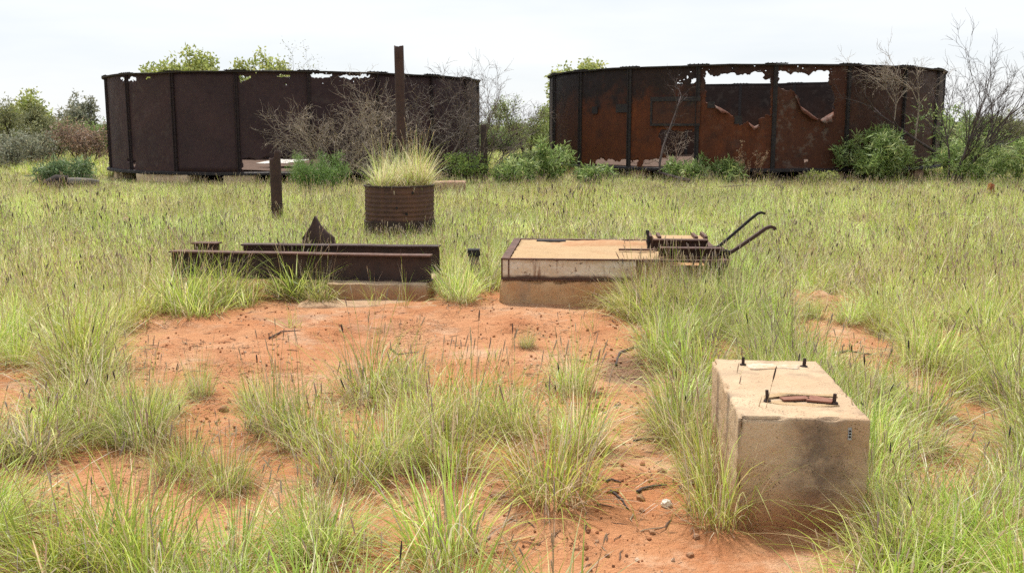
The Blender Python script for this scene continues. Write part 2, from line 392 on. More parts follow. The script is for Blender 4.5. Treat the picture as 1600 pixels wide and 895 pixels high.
def make_tank(name, label, T, mat, holes, colour, rustfloor, strip, w):
    root = thing(name, (T.c.x, T.c.y, T.z0), label, 'water tank')
    def shrink(P):
        if max(p[1] for p in P) > 135 or T is not TL: return P
        cx, cy_ = sum(p[0] for p in P) / len(P), sum(p[1] for p in P) / len(P); return [(cx + (x - cx) * .92, cy_ + (y - cy_) * .7) for x, y in P]
    H = [T.poly(shrink(P)) for P in holes]
    for i in range(NP):
        a = T.a0 + i * T.step; am = a + T.step / 2
        def norm(x): return (x - a + pi) % (2 * pi) - pi
        mine = [[(norm(q[0]) / T.step, q[1] / T.h) for q in P] for P in H]
        mine = [P for P in mine if max(q[0] for q in P) > 0 and min(q[0] for q in P) < 1 and max(abs(q[0]) for q in P) < 3]
        nu, nv = (76, 110) if mine else (14, 16)
        vs = []; keep = set()
        for j in range(nv + 1):
            for k in range(nu + 1):
                u, v = k / nu, j / nv; q = a + u * T.step
                bul = 0.02 * sin(pi * u) * mn.noise(Vector((i * 3.1 + u, v * 2.3, 2.2))) + .012 * mn.noise(Vector((i * 3.1 + u * 4, v * 7, 8.2))) * sin(pi * u)
                r = T.R + bul
                vs.append(Vector((r * cos(q), r * sin(q), v * T.h)))
        def dead(u, v):
            for P in mine:
                w = Vector((u * 16 + i * 7, v * 26, 0.5))
                du = .028 * mn.noise(w) + .018 * mn.noise(w * 3.1); dv = .018 * mn.noise(w + Vector((9, 4, 2))) + .014 * mn.noise(w * 2.7 + Vector((1, 8, 2)))
                if inpoly(u + du, v + dv, P): return True
            if mine and v > .8:         # pinholes close to a hole
                if mn.noise(Vector((u * 30 + i, v * 42, 3.3))) > .55: 
                    return any(min(abs(u - q[0]) + abs(v - q[1]) for q in P) < .09 for P in mine)
            return False
        fs = []
        for j in range(nv):
            for k in range(nu):
                if mine and dead((k + .5) / nu, (j + .5) / nv): continue
                fs.append((j * (nu + 1) + k, j * (nu + 1) + k + 1, (j + 1) * (nu + 1) + k + 1, (j + 1) * (nu + 1) + k))
        bm = bmesh.new(); bv = [bm.verts.new(p) for p in vs]
        for f in fs: bm.faces.new([bv[x] for x in f])
        bmesh.ops.delete(bm, geom=[v for v in bm.verts if not v.link_faces], context='VERTS')
        if mine:
            inner = [v for v in bm.verts if v.is_boundary and .02 < (v.co.z / T.h) < .995]
            new = {}
            for v in inner:
                nb = [e.other_vert(v) for e in v.link_edges if e.is_boundary]
                if len(nb) == 2: new[v] = v.co * .4 + (nb[0].co + nb[1].co) * .3
            for v, c in new.items(): v.co = c
            for v in inner:                 # torn edges curl in and out a little
                k = mn.noise(v.co * 5); d = Vector((v.co.x, v.co.y, 0)).normalized(); v.co += d * .05 * k
        o = bm_obj(bm, 'panel', mat, root)
        s = o.modifiers.new('thickness', 'SOLIDIFY'); s.thickness = .008; s.offset = -1
        o.color = colour(i, am)
    # cover strips over the seams, each with its row of rivets
    for i in range(NP):
        a = T.a0 + i * T.step
        M = Matrix.Rotation(a, 4, 'Z')
        m = MB()
        m.box((T.R + .014, 0, T.h / 2), (.05, w * 1.6, T.h - .04))
        m.box((T.R + .062, -w * .55, T.h / 2), (.04, .016, T.h - .04))
        m.v = [tuple(M @ Vector(p)) for p in m.v]
        st = m.build('seam_strip', strip, root)
        b = MB()
        for k in range(17):
            z = .1 + k * (T.h - .2) / 16
            for sgn in (-1, 1):
                c = M @ Vector((T.R + .036, sgn * w * .65 + (.012 if sgn < 0 else 0), z))
                b.tube([c, c + (M @ Vector((.022, 0, 0)))], [.02, .012], 6)
        tag(b.build('rivets', strip, st), kind='stuff')
    # top angle ring, bottom ring
    m = MB(); R = T.R
    m.lathe([(R - .03, T.h - .03), (R + .105, T.h - .03), (R + .115, T.h + .012), (R - .03, T.h + .02)], 120, close=True)
    m.v = [(x, y, z + .02 * mn.noise(Vector((x * .8, y * .8, 1))) + (.012 * mn.noise(Vector((x * 5, y * 5, 1))))) for x, y, z in m.v]
    m.build('top_rim', BLACKR, root)
    m = MB()
    for k in range(NP):                     # bolted lap plates on the rim
        a = T.a0 + k * T.step
        M = Matrix.Rotation(a, 4, 'Z'); b = MB(); b.box((R + .04, 0, T.h + .028), (.15, .62, .02))
        for q in (-.24, -.12, 0, .12, .24): b.tube([(R + .06, q, T.h + .035), (R + .06, q, T.h + .056)], .016, 6)
        b.v = [tuple(M @ Vector(p)) for p in b.v]; b.build('rim_lap', BLACKR, root)
    m = MB(); m.lathe([(R - .05, -.06), (R + .12, -.06), (R + .12, .0), (R + .07, .03), (R - .05, .03)], 120, close=True)
    m.v = [(x, y, z + .025 * mn.noise(Vector((x * .9, y * .9, 3)))) for x, y, z in m.v]
    m.build('bottom_ring', BLACKR, root)
    m = MB(); n = 64; rings = 14
    vs = [(0, 0, .04)]; fs = []
    for j in range(1, rings + 1):
        for k in range(n):
            r = (R - .06) * j / rings; q = 2 * pi * k / n; x, y = r * cos(q), r * sin(q)
            vs.append((x, y, .05 + .07 * max(0, mn.noise(Vector((x * .9, y * .9, 5)))) + .03 * mn.noise(Vector((x * 4, y * 4, 5)))))
    for k in range(n): fs.append((0, 1 + k, 1 + (k + 1) % n))
    for j in range(rings - 1):
        for k in range(n): fs.append((1 + j * n + k, 1 + (j + 1) * n + k, 1 + (j + 1) * n + (k + 1) % n, 1 + j * n + (k + 1) % n))
    m.add(vs, fs)
    m.lathe([(0.01, -.055), (R - .05, -.055), (R - .05, .05)], 64)
    m.build('tank_floor', rustfloor, root)
    return root

STRIPL = mat_rust('dark_purple_strip', (.026, .018, .02), (.032, .021, .022), (.018, .014, .015))
TL = TankGeo(RAD(-11.9), 35.85, 6.18, .32, 2.88, 372)
holesL = [
    [(185, 123), (192, 120), (200, 123), (207, 119), (214, 121), (213, 128), (205, 127), (198, 129), (190, 126)],
    [(225, 121), (235, 119.5), (236, 123), (228, 124)],
    [(374, 116), (396, 117), (392, 122), (384, 124), (377, 131), (373.5, 130)],
    [(431, 117), (452, 116), (456, 120), (445, 122), (433, 121)],
    [(484, 115), (500, 114), (519, 116), (517, 122), (509, 124), (497, 121), (486, 121)],
    [(524, 116), (545, 117), (560, 117), (580, 117), (579, 124), (572, 121), (561, 123), (549, 121), (543, 124), (530, 121)],
    [(502, 129), (506, 129), (505, 132), (502, 132)],
    [(380, 247), (400, 248), (430, 246), (455, 239), (478, 238), (500, 240), (500, 285), (379, 285)],
    [(198, 249), (206, 247), (213, 252), (211, 258), (203, 258)],
]
tl = make_tank('water_tank', 'long dark purple-brown round steel tank on concrete piers, bottom edge torn open', TL, TANK_L, holesL,
          lambda i, a: (.02 + .05 * ((i * 7) % 5) / 4, .3, .12 * (i % 2), 1), RUBBLE, STRIPL, .05)
TR = TankGeo(RAD(12.6), 35.8, 6.48, .44, 2.92, 1209)
holesR = [
    [(1102, 111), (1107, 119), (1113, 117), (1122, 119), (1130, 115), (1142, 114), (1150, 116), (1162, 115), (1172, 117), (1180, 112), (1188, 111), (1194, 114), (1192, 124), (1199, 127), (1203, 123), (1205, 140), (1203, 182), (1190, 183), (1186, 187), (1184, 197), (1172, 198), (1169, 190), (1159, 194), (1148, 193), (1147, 183), (1137, 176), (1122, 168), (1112, 163), (1103, 158)],
    [(1217, 113), (1226, 112), (1234, 117), (1243, 113), (1255, 114), (1264, 118), (1272, 112), (1284, 110), (1295, 113), (1295, 131), (1303, 150), (1303, 172), (1299, 185), (1288, 188), (1277, 186), (1266, 178), (1257, 170), (1249, 165), (1246, 153), (1238, 143), (1226, 139), (1216, 137)],
    [(1060, 130), (1066, 130), (1067, 135), (1061, 135)], [(1079, 124), (1088, 121), (1088, 130), (1080, 133)],
    [(1030, 205), (1036, 201), (1050, 204), (1062, 207), (1070, 203), (1088, 204), (1090, 216), (1089, 247), (1040, 246), (1035, 230), (1029, 214)],
    [(930, 250), (938, 247), (946, 252), (955, 248), (968, 253), (975, 247), (986, 252), (996, 250), (996, 270), (930, 270)],
    [(1004, 250), (1020, 247), (1050, 246), (1096, 247), (1096, 272), (1004, 272)],
    [(1256, 250), (1262, 249), (1266, 253), (1258, 255)],
]
front = math.atan2(-TR.c.y, -TR.c.x)
def colR(i, a):
    d = math.degrees((a - front + pi) % (2 * pi) - pi)     # negative: to the left in the picture
    if d < -75 or d > 75: return (.04, .6, .15, 1)
    if d < -55: return (.3, .9, 0, 1)
    if d < -35: return (.75, .95, .0, 1)
    if d < -12: return (1, .9, .0, 1)
    if d < 5: return (.9, .75, .1, 1)
    if d < 18: return (.75, .3, .1, 1)
    if d < 36: return (.5, .3, .4, 1)
    return (.22, .5, .1, 1)
tr = make_tank('water_tank', 'orange-rusted round steel tank with large torn holes showing sky and its far wall', TR, TANK_R, holesR, colR, RUBBLE, BLACKR, .075)

def on_wall(T, px, py, off=0.0):
    a, z = T.hit(px, py); return Vector(((T.R + off) * cos(a), (T.R + off) * sin(a), z)), a
# square patch plate, small plates and torn flaps on the right tank
def wall_plate(T, root, x0, y0, x1, y1, name, mat, off=.035, th=.02, frame=0):
    a0, z1 = T.hit(x0, y0); a1, z0 = T.hit(x1, y1); m = MB(); n = 8
    def slab(a0, a1, z0, z1, r0, r1):
        vs = [];
        for k in range(n + 1):
            a = a0 + (a1 - a0) * k / n
            for r, z in ((r0, z0), (r1, z0), (r1, z1), (r0, z1)): vs.append((r * cos(a), r * sin(a), z))
        fs = [(k * 4 + i, k * 4 + (i + 1) % 4, k * 4 + 4 + (i + 1) % 4, k * 4 + 4 + i) for k in range(n) for i in range(4)] + [(3, 2, 1, 0), tuple(n * 4 + i for i in range(4))]
        m.add(vs, fs)
    slab(a0, a1, z0, z1, T.R + off - th, T.R + off)
    o = m.build(name, mat, root)
    if frame:
        fw = frame; fa = frame / T.R; sg = 1 if a1 > a0 else -1
        m = MB(); slab(a0, a1, z1 - fw, z1, T.R + off + .003, T.R + off + .02); slab(a0, a1, z0, z0 + fw * .5, T.R + off + .003, T.R + off + .02)
        slab(a0, a0 + sg * fa * .5, z0 + fw * .5 + .003, z1 - fw - .003, T.R + off + .003, T.R + off + .018); m.build('patch_frame', BLACKR, o)
    return o
o = wall_plate(TR, tr, 1018, 152, 1094, 197, 'patch_plate', TANK_R, .045, frame=.13); o.color = (.35, .9, .1, 1)
for q in ((1148, 181, 1159, 194), (964, 163, 982, 176), (927, 167, 935, 178), (1106, 159, 1117, 169)):
    wall_plate(TR, tr, *q, 'small_plate', BLACKR, .05)
def flap(T, root, path, depth, out, mat, seed):
    m = MB(); vs = []; n = len(path) * 4
    pts = []
    for i in range(len(path) - 1):
        for k in range(4):
            t = k / 4; pts.append((path[i][0] * (1 - t) + path[i + 1][0] * t, path[i][1] * (1 - t) + path[i + 1][1] * t))
    pts.append(path[-1])
    for i, p in enumerate(pts):
        c, a = on_wall(T, p[0], p[1], .012); d = Vector((cos(a), sin(a), 0))
        e = sin(pi * i / (len(pts) - 1)) ** .5
        k = (1 + .7 * mn.noise(Vector((i * .9, seed, 0)))) * e
        vs += [c, c + d * out * .6 * k + Vector((0, 0, -.35 * depth * k)), c + d * out * k + Vector((0, 0, -depth * k))]
    fs = [(i * 3 + j, i * 3 + 3 + j, i * 3 + 4 + j, i * 3 + 1 + j) for i in range(len(pts) - 1) for j in range(2)]
    m.add(vs, fs); o = m.build('torn_flap', mat, root, True)
    s = o.modifiers.new('thickness', 'SOLIDIFY'); s.thickness = .008
    o.color = (.8, .1, .6, 1); return o
flap(TR, tr, [(1240, 145), (1247, 158), (1250, 166), (1260, 173), (1270, 181), (1279, 187)], .16, .16, TANK_R, 1)
flap(TR, tr, [(1281, 188), (1290, 182), (1302, 175)], .17, .28, TANK_R, 2)
flap(TR, tr, [(1117, 165), (1128, 170), (1139, 177)], .1, .2, TANK_R, 3)
flap(TR, tr, [(1170, 192), (1178, 198), (1186, 195)], .1, .18, TANK_R, 4)

# piers under the tanks, each a concrete thing of its own
def pier(px0, px1, T, label, group, mat):
    mid = (px0 + px1) / 2; a, z = T.hit(mid, 255); r = T.R - .2
    p = Vector((T.c.x + r * cos(a), T.c.y + r * sin(a), 0)); z0 = gz(p.x, p.y) - .12
    w = (px1 - px0) / FPX * (p.y / 1.0)
    o = bm_obj(rough_block((w, .5, T.z0 - .062 - z0), .02, .12, .012, seed=px0), 'tank_pier', mat)
    o.location = (p.x, p.y, z0); o.rotation_euler = (0, 0, a + pi / 2)
    return tag(o, label, 'pier', group)
PIERM = mat_plain('pier_concrete', (.62, .48, .33), (.52, .37, .23), 4, .9, (.4, .27, .17))
g = 'concrete piers under the dark tank'
pier(175, 188, TL, 'narrow pale concrete pier at the left end under the dark tank', g, PIERM)
pier(197, 308, TL, 'wide tan concrete pier under the dark tank, left of the black gap', g, PIERM)
pier(349, 398, TL, 'concrete pier under the dark tank, right of the black gap', g, PIERM)
pier(470, 530, TL, 'concrete pier under the dark tank behind the green shrub', g, PIERM)
pier(640, 700, TL, 'concrete pier under the right part of the dark tank', g, PIERM)
g = 'concrete piers under the rusted tank'
for a_, b_, l in ((880, 915, 'concrete pier under the left end of the orange-rusted tank'), (985, 1010, 'concrete pier under the orange-rusted tank below its square patch'), (1100, 1140, 'concrete pier under the middle of the orange-rusted tank'), (1290, 1320, 'concrete pier under the rusted tank left of the leafy shrub'), (1420, 1450, 'concrete pier under the right end of the orange-rusted tank')):
    pier(a_, b_, TR, l, g, BRICKY)
# pale sheet lying on the floor of the dark tank
p = at(430, 254, 31.6); m = MB(); vs = []; n = 8
for j in range(4):
    for k in range(n + 1):
        vs.append((-.55 + 1.1 * k / n + .1 * j, j * .5, .0 + .05 * mn.noise(Vector((k * .7, j * .8, 1))) + .03 * j))
m.add(vs, [(j * (n + 1) + k, j * (n + 1) + k + 1, (j + 1) * (n + 1) + k + 1, (j + 1) * (n + 1) + k) for j in range(3) for k in range(n)])
o = m.build('metal_sheet', WHITES); o.location = (p.x, p.y - .2, .52); s = o.modifiers.new('thickness', 'SOLIDIFY'); s.thickness = .01
tag(o, 'pale crumpled sheet lying on the floor inside the dark tank', 'sheet')
# heap of dead brush and rubble inside the rusted tank, behind its lower hole

# ------------------------------------------------------------------ concrete mounting block in the foreground
def frame(root):
    M = Matrix.Translation(root.location) @ Matrix.Rotation(root.rotation_euler[2], 4, 'Z'); I = M.inverted()
    return lambda p: I @ Vector(p)
BZ = .46
blk = thing('concrete_block', (1.215, 4.35, 0), 'large tan concrete mounting block with four rusty bolts, nearest the camera', 'block', rz=RAD(-5.2))
bm = rough_block((.515, 1.02, BZ + .1), .013, .018, .004, seed=3.0, chip=.02)
for v in bm.verts:
    v.co.z -= .1
    # formwork board joints round the sides
    if v.co.z < BZ - .04:
        for zj in (.13, .21, .30):
            d = abs(v.co.z - zj - .006 * mn.noise(Vector((v.co.x * 3, v.co.y * 3, zj))))
            if d < .016:
                n = Vector((v.normal.x, v.normal.y, 0))
                if n.length > .5: v.co -= n.normalized() * .0035 * (1 - d / .016)
    # shallow worn seats between each pair of bolts
bm_obj(bm, 'body', CONC, blk)
L = frame(blk)
def bolt(px, py, h, r, lean=0):
    p = L(ground(px, py, BZ)); m = MB()
    m.tube([p + Vector((0, 0, -.02)), p + Vector((lean * .4, 0, h * .5)), p + Vector((lean, 0, h))], [r, r * .95, r * .85], 10)
    m.tube([p + Vector((0, 0, -.004)), p + Vector((0, 0, .006))], [r * 2.2, r * 1.9], 12)
    m.build('bolt', RUSTD, blk, False)
bolt(1161, 570, .04, .008); bolt(1256, 573, .042, .009, .004); bolt(1199, 627, .05, .008, -.004); bolt(1303, 630, .042, .0085, .003)
def pad(name, poly, z, th, mat, parent, Lf, rough=.006):
    pts = []
    for i in range(len(poly)):
        a, b = Vector(poly[i]), Vector(poly[(i + 1) % len(poly)])
        for k in range(6): pts.append(a.lerp(b, k / 6))
    m = MB(); P = [Lf(ground(p.x, p.y, z)) for p in pts]
    P = [Vector((p.x + rough * mn.noise(Vector((p.x * 40, p.y * 40, 0))), p.y + rough * mn.noise(Vector((p.x * 40, p.y * 40, 5))), 0)) for p in P]
    c = sum(P, Vector()) / len(P); n = len(P); zz = z - (blk.location.z if parent is blk else 0)
    vs = [Vector((p.x, p.y, zz - .005)) for p in P] + [Vector((p.x, p.y, zz + th * .55)) for p in P] + [c + (p - c) * .86 + Vector((0, 0, zz + th + .002 * mn.noise(p * 30))) for p in P] + [c + Vector((0, 0, zz + th))]
    fs = []
    for i in range(n):
        j = (i + 1) % n
        fs += [(i, j, n + j, n + i), (n + i, n + j, 2 * n + j, 2 * n + i), (2 * n + i, 2 * n + j, 3 * n)]
    m.add(vs, fs); return m.build(name, mat, parent, True)
GROUT = mat_plain('flaked_grout', (.55, .46, .36), (.46, .31, .19), 18, .95, (.32, .19, .11))
pad('grout_strip', [(1165, 570), (1185, 568), (1215, 570), (1250, 571), (1248, 577), (1222, 576), (1195, 577), (1172, 577)], BZ, .005, GROUT, blk, L)
pad('grout_strip', [(1193, 619), (1215, 615), (1255, 617), (1306, 618), (1309, 622), (1262, 620), (1222, 619), (1205, 623), (1194, 624)], BZ, .008, CONC3, blk, L)
pad('grout_strip', [(1197, 628), (1215, 626), (1245, 630), (1290, 632), (1312, 634), (1270, 636), (1225, 633)], BZ, .003, CONC3, blk, L)
# embossed mark on the front face
p = at(1327, 670, 3.835); m = MB(); lp = L(p)
MARK = mat_plain('grey_mark', (.42, .42, .42), (.3, .3, .3), 30, .6)
fy = -.511
m.box((lp.x, fy, .40), (.014, .008, .05)); o = m.build('small_tag', MARK, blk)
m = MB()
for k in range(3): m.box((lp.x, fy - .005, .388 + k * .012), (.008, .004, .006))
m.build('tag_marking', DARKC, o)
# two loose rusty plates lying between the front bolts
def plate(px0, py0, px1, py1, w, th, label, tip=0.0):
    a, b = ground(px0, py0, BZ + .004), ground(px1, py1, BZ + .004); d = (b - a); Ln = d.length; ang = math.atan2(d.y, d.x)
    m = MB(); n = 8; vs = []
    for k in range(n + 1):
        t = k / n; x = (t - .5) * Ln; ww = w * (1 - tip * t) * (1 + .12 * mn.noise(Vector((k * 1.3, px0, 0))))
        z = .001 * mn.noise(Vector((k, px0, 3)))
        for y, zz in ((-ww / 2, 0), (ww / 2, 0), (ww / 2, th), (-ww / 2, th)): vs.append((x, y, z + zz))
    m.add(vs, [(k * 4 + i, k * 4 + (i + 1) % 4, k * 4 + 4 + (i + 1) % 4, k * 4 + 4 + i) for k in range(n) for i in range(4)] + [(3, 2, 1, 0), tuple(n * 4 + i for i in range(4))])
    o = m.build('rusty_plate', RUSTO); o.location = (a + b) / 2 + Vector((0, 0, .003)); o.rotation_euler = (0, 0, ang)
    tag(o, label, 'metal plate', 'rusty plates on the concrete block')
plate(1221, 625.5, 1262, 623.5, .045, .007, 'left rusty strip lying on top of the concrete block')
plate(1263, 624, 1301, 629, .085, .007, 'right rusty pointed plate lying on the concrete block beside a bolt', .35)

# ------------------------------------------------------------------ engine bed with levers
BR = RAD(-4.2); bed = thing('engine_bed', (-.1, 8.85, 0), 'steel-framed concrete engine bed with two bent levers at its right end', 'machine bed', rz=BR)
BL, BD, B0, B1 = 2.02, 1.66, .255, .45
BC = 1.22
bm = rough_block((BC + .06, BD + .06, B0 + .12), .03, .045, .012, (.95, .96), seed=8, chip=.02)
o = bm_obj(bm, 'plinth', CONC2, bed); o.location = (BC / 2, BD / 2, -.12 - .004)
def chan(m, p, L_, axis_, h, fl, t, flip=1):
    """channel section with web and two flanges, running along X or Y from p"""
    prof = [(0, 0), (fl * flip, 0), (fl * flip, t), (t * flip, t), (t * flip, h - t), (fl * flip, h - t), (fl * flip, h), (0, h)]
    if flip < 0: prof = prof[::-1]
    M = Matrix.Translation(p) @ (Matrix.Identity(4) if axis_ == 'X' else Matrix.Rotation(pi / 2, 4, 'Z'))
    m.prism(prof, L_, M)
hh = B1 - B0
m = MB(); chan(m, (.0, .034, B0), BC, 'X', hh, .034, .011, -1); m.build('front_channel', RUST, bed)
m = MB(); m.box(((BC + BL) / 2, .02, B1 - .012), (BL - BC - .004, .04, .024)); m.build('front_rail', RUST, bed)
m = MB(); m.box((BC * .5, .0205, B0 + hh / 2), (BC - .03, .003, hh - .03)); m.build('flaking_paint', PAINT, bed)
m = MB(); chan(m, (.0, BD - .07, B0), BL, 'X', hh, .07, .011, 1); m.build('rear_channel', RUST, bed)
o = bm_obj(rough_block((.78, .7, B0 + .1), .02, .07, .01, seed=77), 'rear_plinth', CONC2, bed); o.location = (1.64, 1.27, -.104)
m = MB(); chan(m, (.075, .012, B0 + .002), BD - .024, 'Y', hh, .072, .011, 1); m.build('end_channel', RUST, bed)
m = MB(); chan(m, (BL - .004, .012, B0 + .002), BD - .024, 'Y', hh, .072, .011, 1); m.build('end_channel', RUST, bed)
bm = rough_block((1.42, BD - .15, hh - .02), .008, .035, .008, seed=12, chip=.015); o = bm_obj(bm, 'concrete_fill', CONC3, bed); o.location = (.08 + .71, BD / 2, B0 + .012)
LB = frame(bed)
def mound(name, cx, cy, rx, ry, h, z, mat, parent, seed):
    m = MB(); n, r_ = 28, 7; vs = [(cx, cy, z + h)]; fs = []
    for j in range(1, r_ + 1):
        for k in range(n):
            q = 2 * pi * k / n; t = j / r_; w = 1 + .35 * mn.noise(Vector((cos(q) * 1.7, sin(q) * 1.7, seed)))
            x, y = cx + rx * t * w * cos(q), cy + ry * t * w * sin(q)
            vs.append((x, y, z - .006 + (h + .006) * (1 - t ** 2) * (1 + .4 * mn.noise(Vector((x * 9, y * 9, seed))))))
    for k in range(n): fs.append((0, 1 + k, 1 + (k + 1) % n))
    for j in range(r_ - 1):
        for k in range(n): fs.append((1 + j * n + k, 1 + (j + 1) * n + k, 1 + (j + 1) * n + (k + 1) % n, 1 + j * n + (k + 1) % n))
    m.add(vs, fs); return m.build(name, mat, parent, True)
p = LB(at(950, 383, 10.1)); mound('blown_sand', p.x, 1.25, .62, .2, .035, B1 - .008, SAND, bed, 2.0)
m = MB(); p = LB(at(862, 374, 10.4)); m.box((p.x, 1.44, B1 - .004), (.3, .09, .022)); m.build('steel_strip', BLACKR, bed)
# cross rails of the clutch at the right end
m = MB(); chan(m, (1.42, .26, B1 + .003), .58, 'X', .085, -.1, .012, 1); m.build('lower_rail', RUST, bed)
m = MB(); chan(m, (1.40, .80, B1 + .003), .52, 'X', .1, -.1, .012, 1); m.build('upper_rail', RUST, bed)
m = MB(); m.box((1.66, 1.02, B1 + .045), (.48, .42, .09)); o = m.build('upper_box', CONC3, bed)
m = MB(); m.box((1.385, 1.05, B1 + .06), (.028, .44, .125)); m.box((1.915, 1.05, B1 + .06), (.028, .44, .125)); m.build('box_sides', RUST, bed)
for x in (1.47, 1.82):
    m = MB(); m.box((x, 1.0, B1 + .108), (.03, .36, .028)); m.build('cleat', RUST, bed)
m = MB(); m.box((1.24, .62, B1 + .014), (.34, .05, .016)); m.build('slide_strip', RUST, bed)
m = MB(); p = Vector((1.36, .82, B1)); m.tube([p, p + Vector((0, 0, .12)), p + Vector((-.01, 0, .15))], .012, 8); m.tube([p + Vector((-.01, 0, .145)), p + Vector((-.01, 0, .18))], .02, 6); m.tube([p + Vector((0, 0, .06)), p + Vector((0, 0, .085))], .022, 6); m.build('bolt', BLACKR, bed)
def flatbar(m, pts, w, t):
    """flat bar following points, wide along local Y"""
    pts = [Vector(p) for p in pts]; vs = []
    for i, p in enumerate(pts):
        d = (pts[min(i + 1, len(pts) - 1)] - pts[max(i - 1, 0)]).normalized(); s = Vector((0, 1, 0)); s = (s - d * s.dot(d)).normalized(); n = d.cross(s)
        for a, b in ((-1, -1), (1, -1), (1, 1), (-1, 1)): vs.append(p + s * a * w / 2 + n * b * t / 2)
    k = len(pts) - 1
    m.add(vs, [(i * 4 + j, i * 4 + (j + 1) % 4, i * 4 + 4 + (j + 1) % 4, i * 4 + 4 + j) for i in range(k) for j in range(4)] + [(3, 2, 1, 0), tuple(k * 4 + j for j in range(4))])
q = [LB(at(x, y, 8.95 + .05)) for x, y in ((1122, 402), (1134, 399), (1150, 389), (1175, 372), (1196, 357), (1204, 354), (1210, 356), (1211, 359))]
m = MB(); flatbar(m, q, .055, .028); m.build('lever', RUSTP, bed)
q = [LB(at(x, y, 9.5)) for x, y in ((1098, 390), (1108, 387), (1121, 386), (1128, 381), (1150, 362), (1172, 343), (1184, 333.5), (1190, 332), (1195, 334))]
m = MB(); flatbar(m, q, .036, .024); m.build('lever', BLACKR, bed)
p = LB(at(1130, 398, 8.95))
m = MB(); m.box((p.x - .06, p.y + .02, B1 + .008), (.2, .1, .014)); m.tube([p + Vector((-.02, .03, -.03)), p + Vector((-.02, .03, .06))], .02, 8); m.tube([p + Vector((.03, .03, -.03)), p + Vector((.03, .03, .045))], .016, 8); m.tube([p + Vector((-.05, .03, .035)), p + Vector((.06, .03, .02))], .018, 8); m.build('lever_bracket', BLACKR, bed)
for dx, dy in ((-.0, .02), (.045, .03), (-.2, .05)):
    m = MB(); m.tube([p + Vector((dx, dy, .0)), p + Vector((dx + .01, dy, -.2)), p + Vector((dx + .035, dy, -B1 + .0))], [.014, .016, .013], 6); m.build('hanging_rod', BLACKR, bed)

# ------------------------------------------------------------------ steel joists on their footing
def ibeam(name, label, a, b, z0, h, w, mat, notch=False):
    d = Vector((b[0] - a[0], b[1] - a[1], 0)); Ln = d.length; ang = math.atan2(d.y, d.x)
    root = thing(name, (a[0], a[1], z0), label, 'steel beam', 'rusty steel joists', ang); tf, tw = .014, .012
    def wav(m): m.v = [(x, y, z + .006 * mn.noise(Vector((x * 1.5, y, 2)))) for x, y, z in m.v]
    def strip(z, ww, cut=0):
        m = MB(); n = 24; vs = []
        for k in range(n + 1):
            x = Ln * k / n; e = ww / 2 * (1 + .06 * mn.noise(Vector((x * 6, z, 1))))
            zz = z + .004 * mn.noise(Vector((x * 2, 1, z)))
            for y, dz in ((-e, 0), (e, 0), (e, tf), (-e, tf)): vs.append((x, y, zz + dz))
        m.add(vs, [(k * 4 + i, k * 4 + (i + 1) % 4, k * 4 + 4 + (i + 1) % 4, k * 4 + 4 + i) for k in range(n) for i in range(4)] + [(3, 2, 1, 0), tuple(n * 4 + i for i in range(4))])
        return m
    strip(h - tf, w).build('top_flange', RUST if not notch else RUSTP, root)
    m = MB(); m.box((Ln / 2, 0, h / 2), (Ln - .004, tw, h - 2 * tf + .002)); m.build('web', mat, root)
    strip(0, w).build('bottom_flange', mat, root); return root
a = at(674, 397.5, 9.1); b = at(268, 390, 9.42)
ibeam('steel_joist', 'front rusty steel joist, longest, one end on the pale footing', (b.x, b.y), (a.x, a.y), .205, .245, .13, RUSTD)
a2 = at(687, 382, 9.8); b2 = at(380, 382, 9.95)
ibeam('steel_joist', 'rear rusty steel joist in front of the corrugated drum', (b2.x, b2.y), (a2.x, a2.y), .2, .255, .14, RUSTD, True)
a3 = at(343, 381, 10.0); b3 = at(303, 381, 10.05)
ibeam('steel_joist', 'short rusty joist stub behind the left end of the front joist', (b3.x, b3.y), (a3.x, a3.y), .2, .26, .13, RUSTD)
foot = thing('beam_footing', (-1.3, 9.35, 0), 'stepped pale concrete footing under the joist ends', 'footing', rz=RAD(-3))
o = bm_obj(rough_block((.95, .95, .21), .02, .05, .01, seed=31, chip=.02), 'pedestal', CONC4, foot); o.location = (.08, .1, -.008)
o = bm_obj(rough_block((1.28, .42, .13), .035, .05, .016, seed=36, chip=.03), 'base_slab', CONC4, foot); o.location = (.06, -.53, -.075)
for k_, (a_, y_, lab) in enumerate(((-2.95, 9.42, 'soil-stained concrete pad under the left end of the front joist'),)):
    o = bm_obj(rough_block((.5, .95, .235), .03, .08, .012, seed=41 + k_), 'beam_pad', CONC2); o.location = (a_, y_ + .3, -.035); tag(o, lab, 'footing')
# earth bank banked against the joists
def bank(name, px, py, rx, ry, h, seed):
    p = ground(px, py); o = mound(name, 0, 0, rx, ry, h, 0, SOIL, None, seed); o.location = (p.x, p.y, gz(p.x, p.y) - .015); return tag(o, kind='structure')
bank('earth_bank', 400, 452, .55, .4, .17, 3.3); bank('earth_bank', 700, 455, .3, .3, .10, 5.3); bank('earth_bank', 300, 460, .8, .4, .15, 8.3); bank('earth_bank', 1255, 478, .55, .5, .13, 9.1)

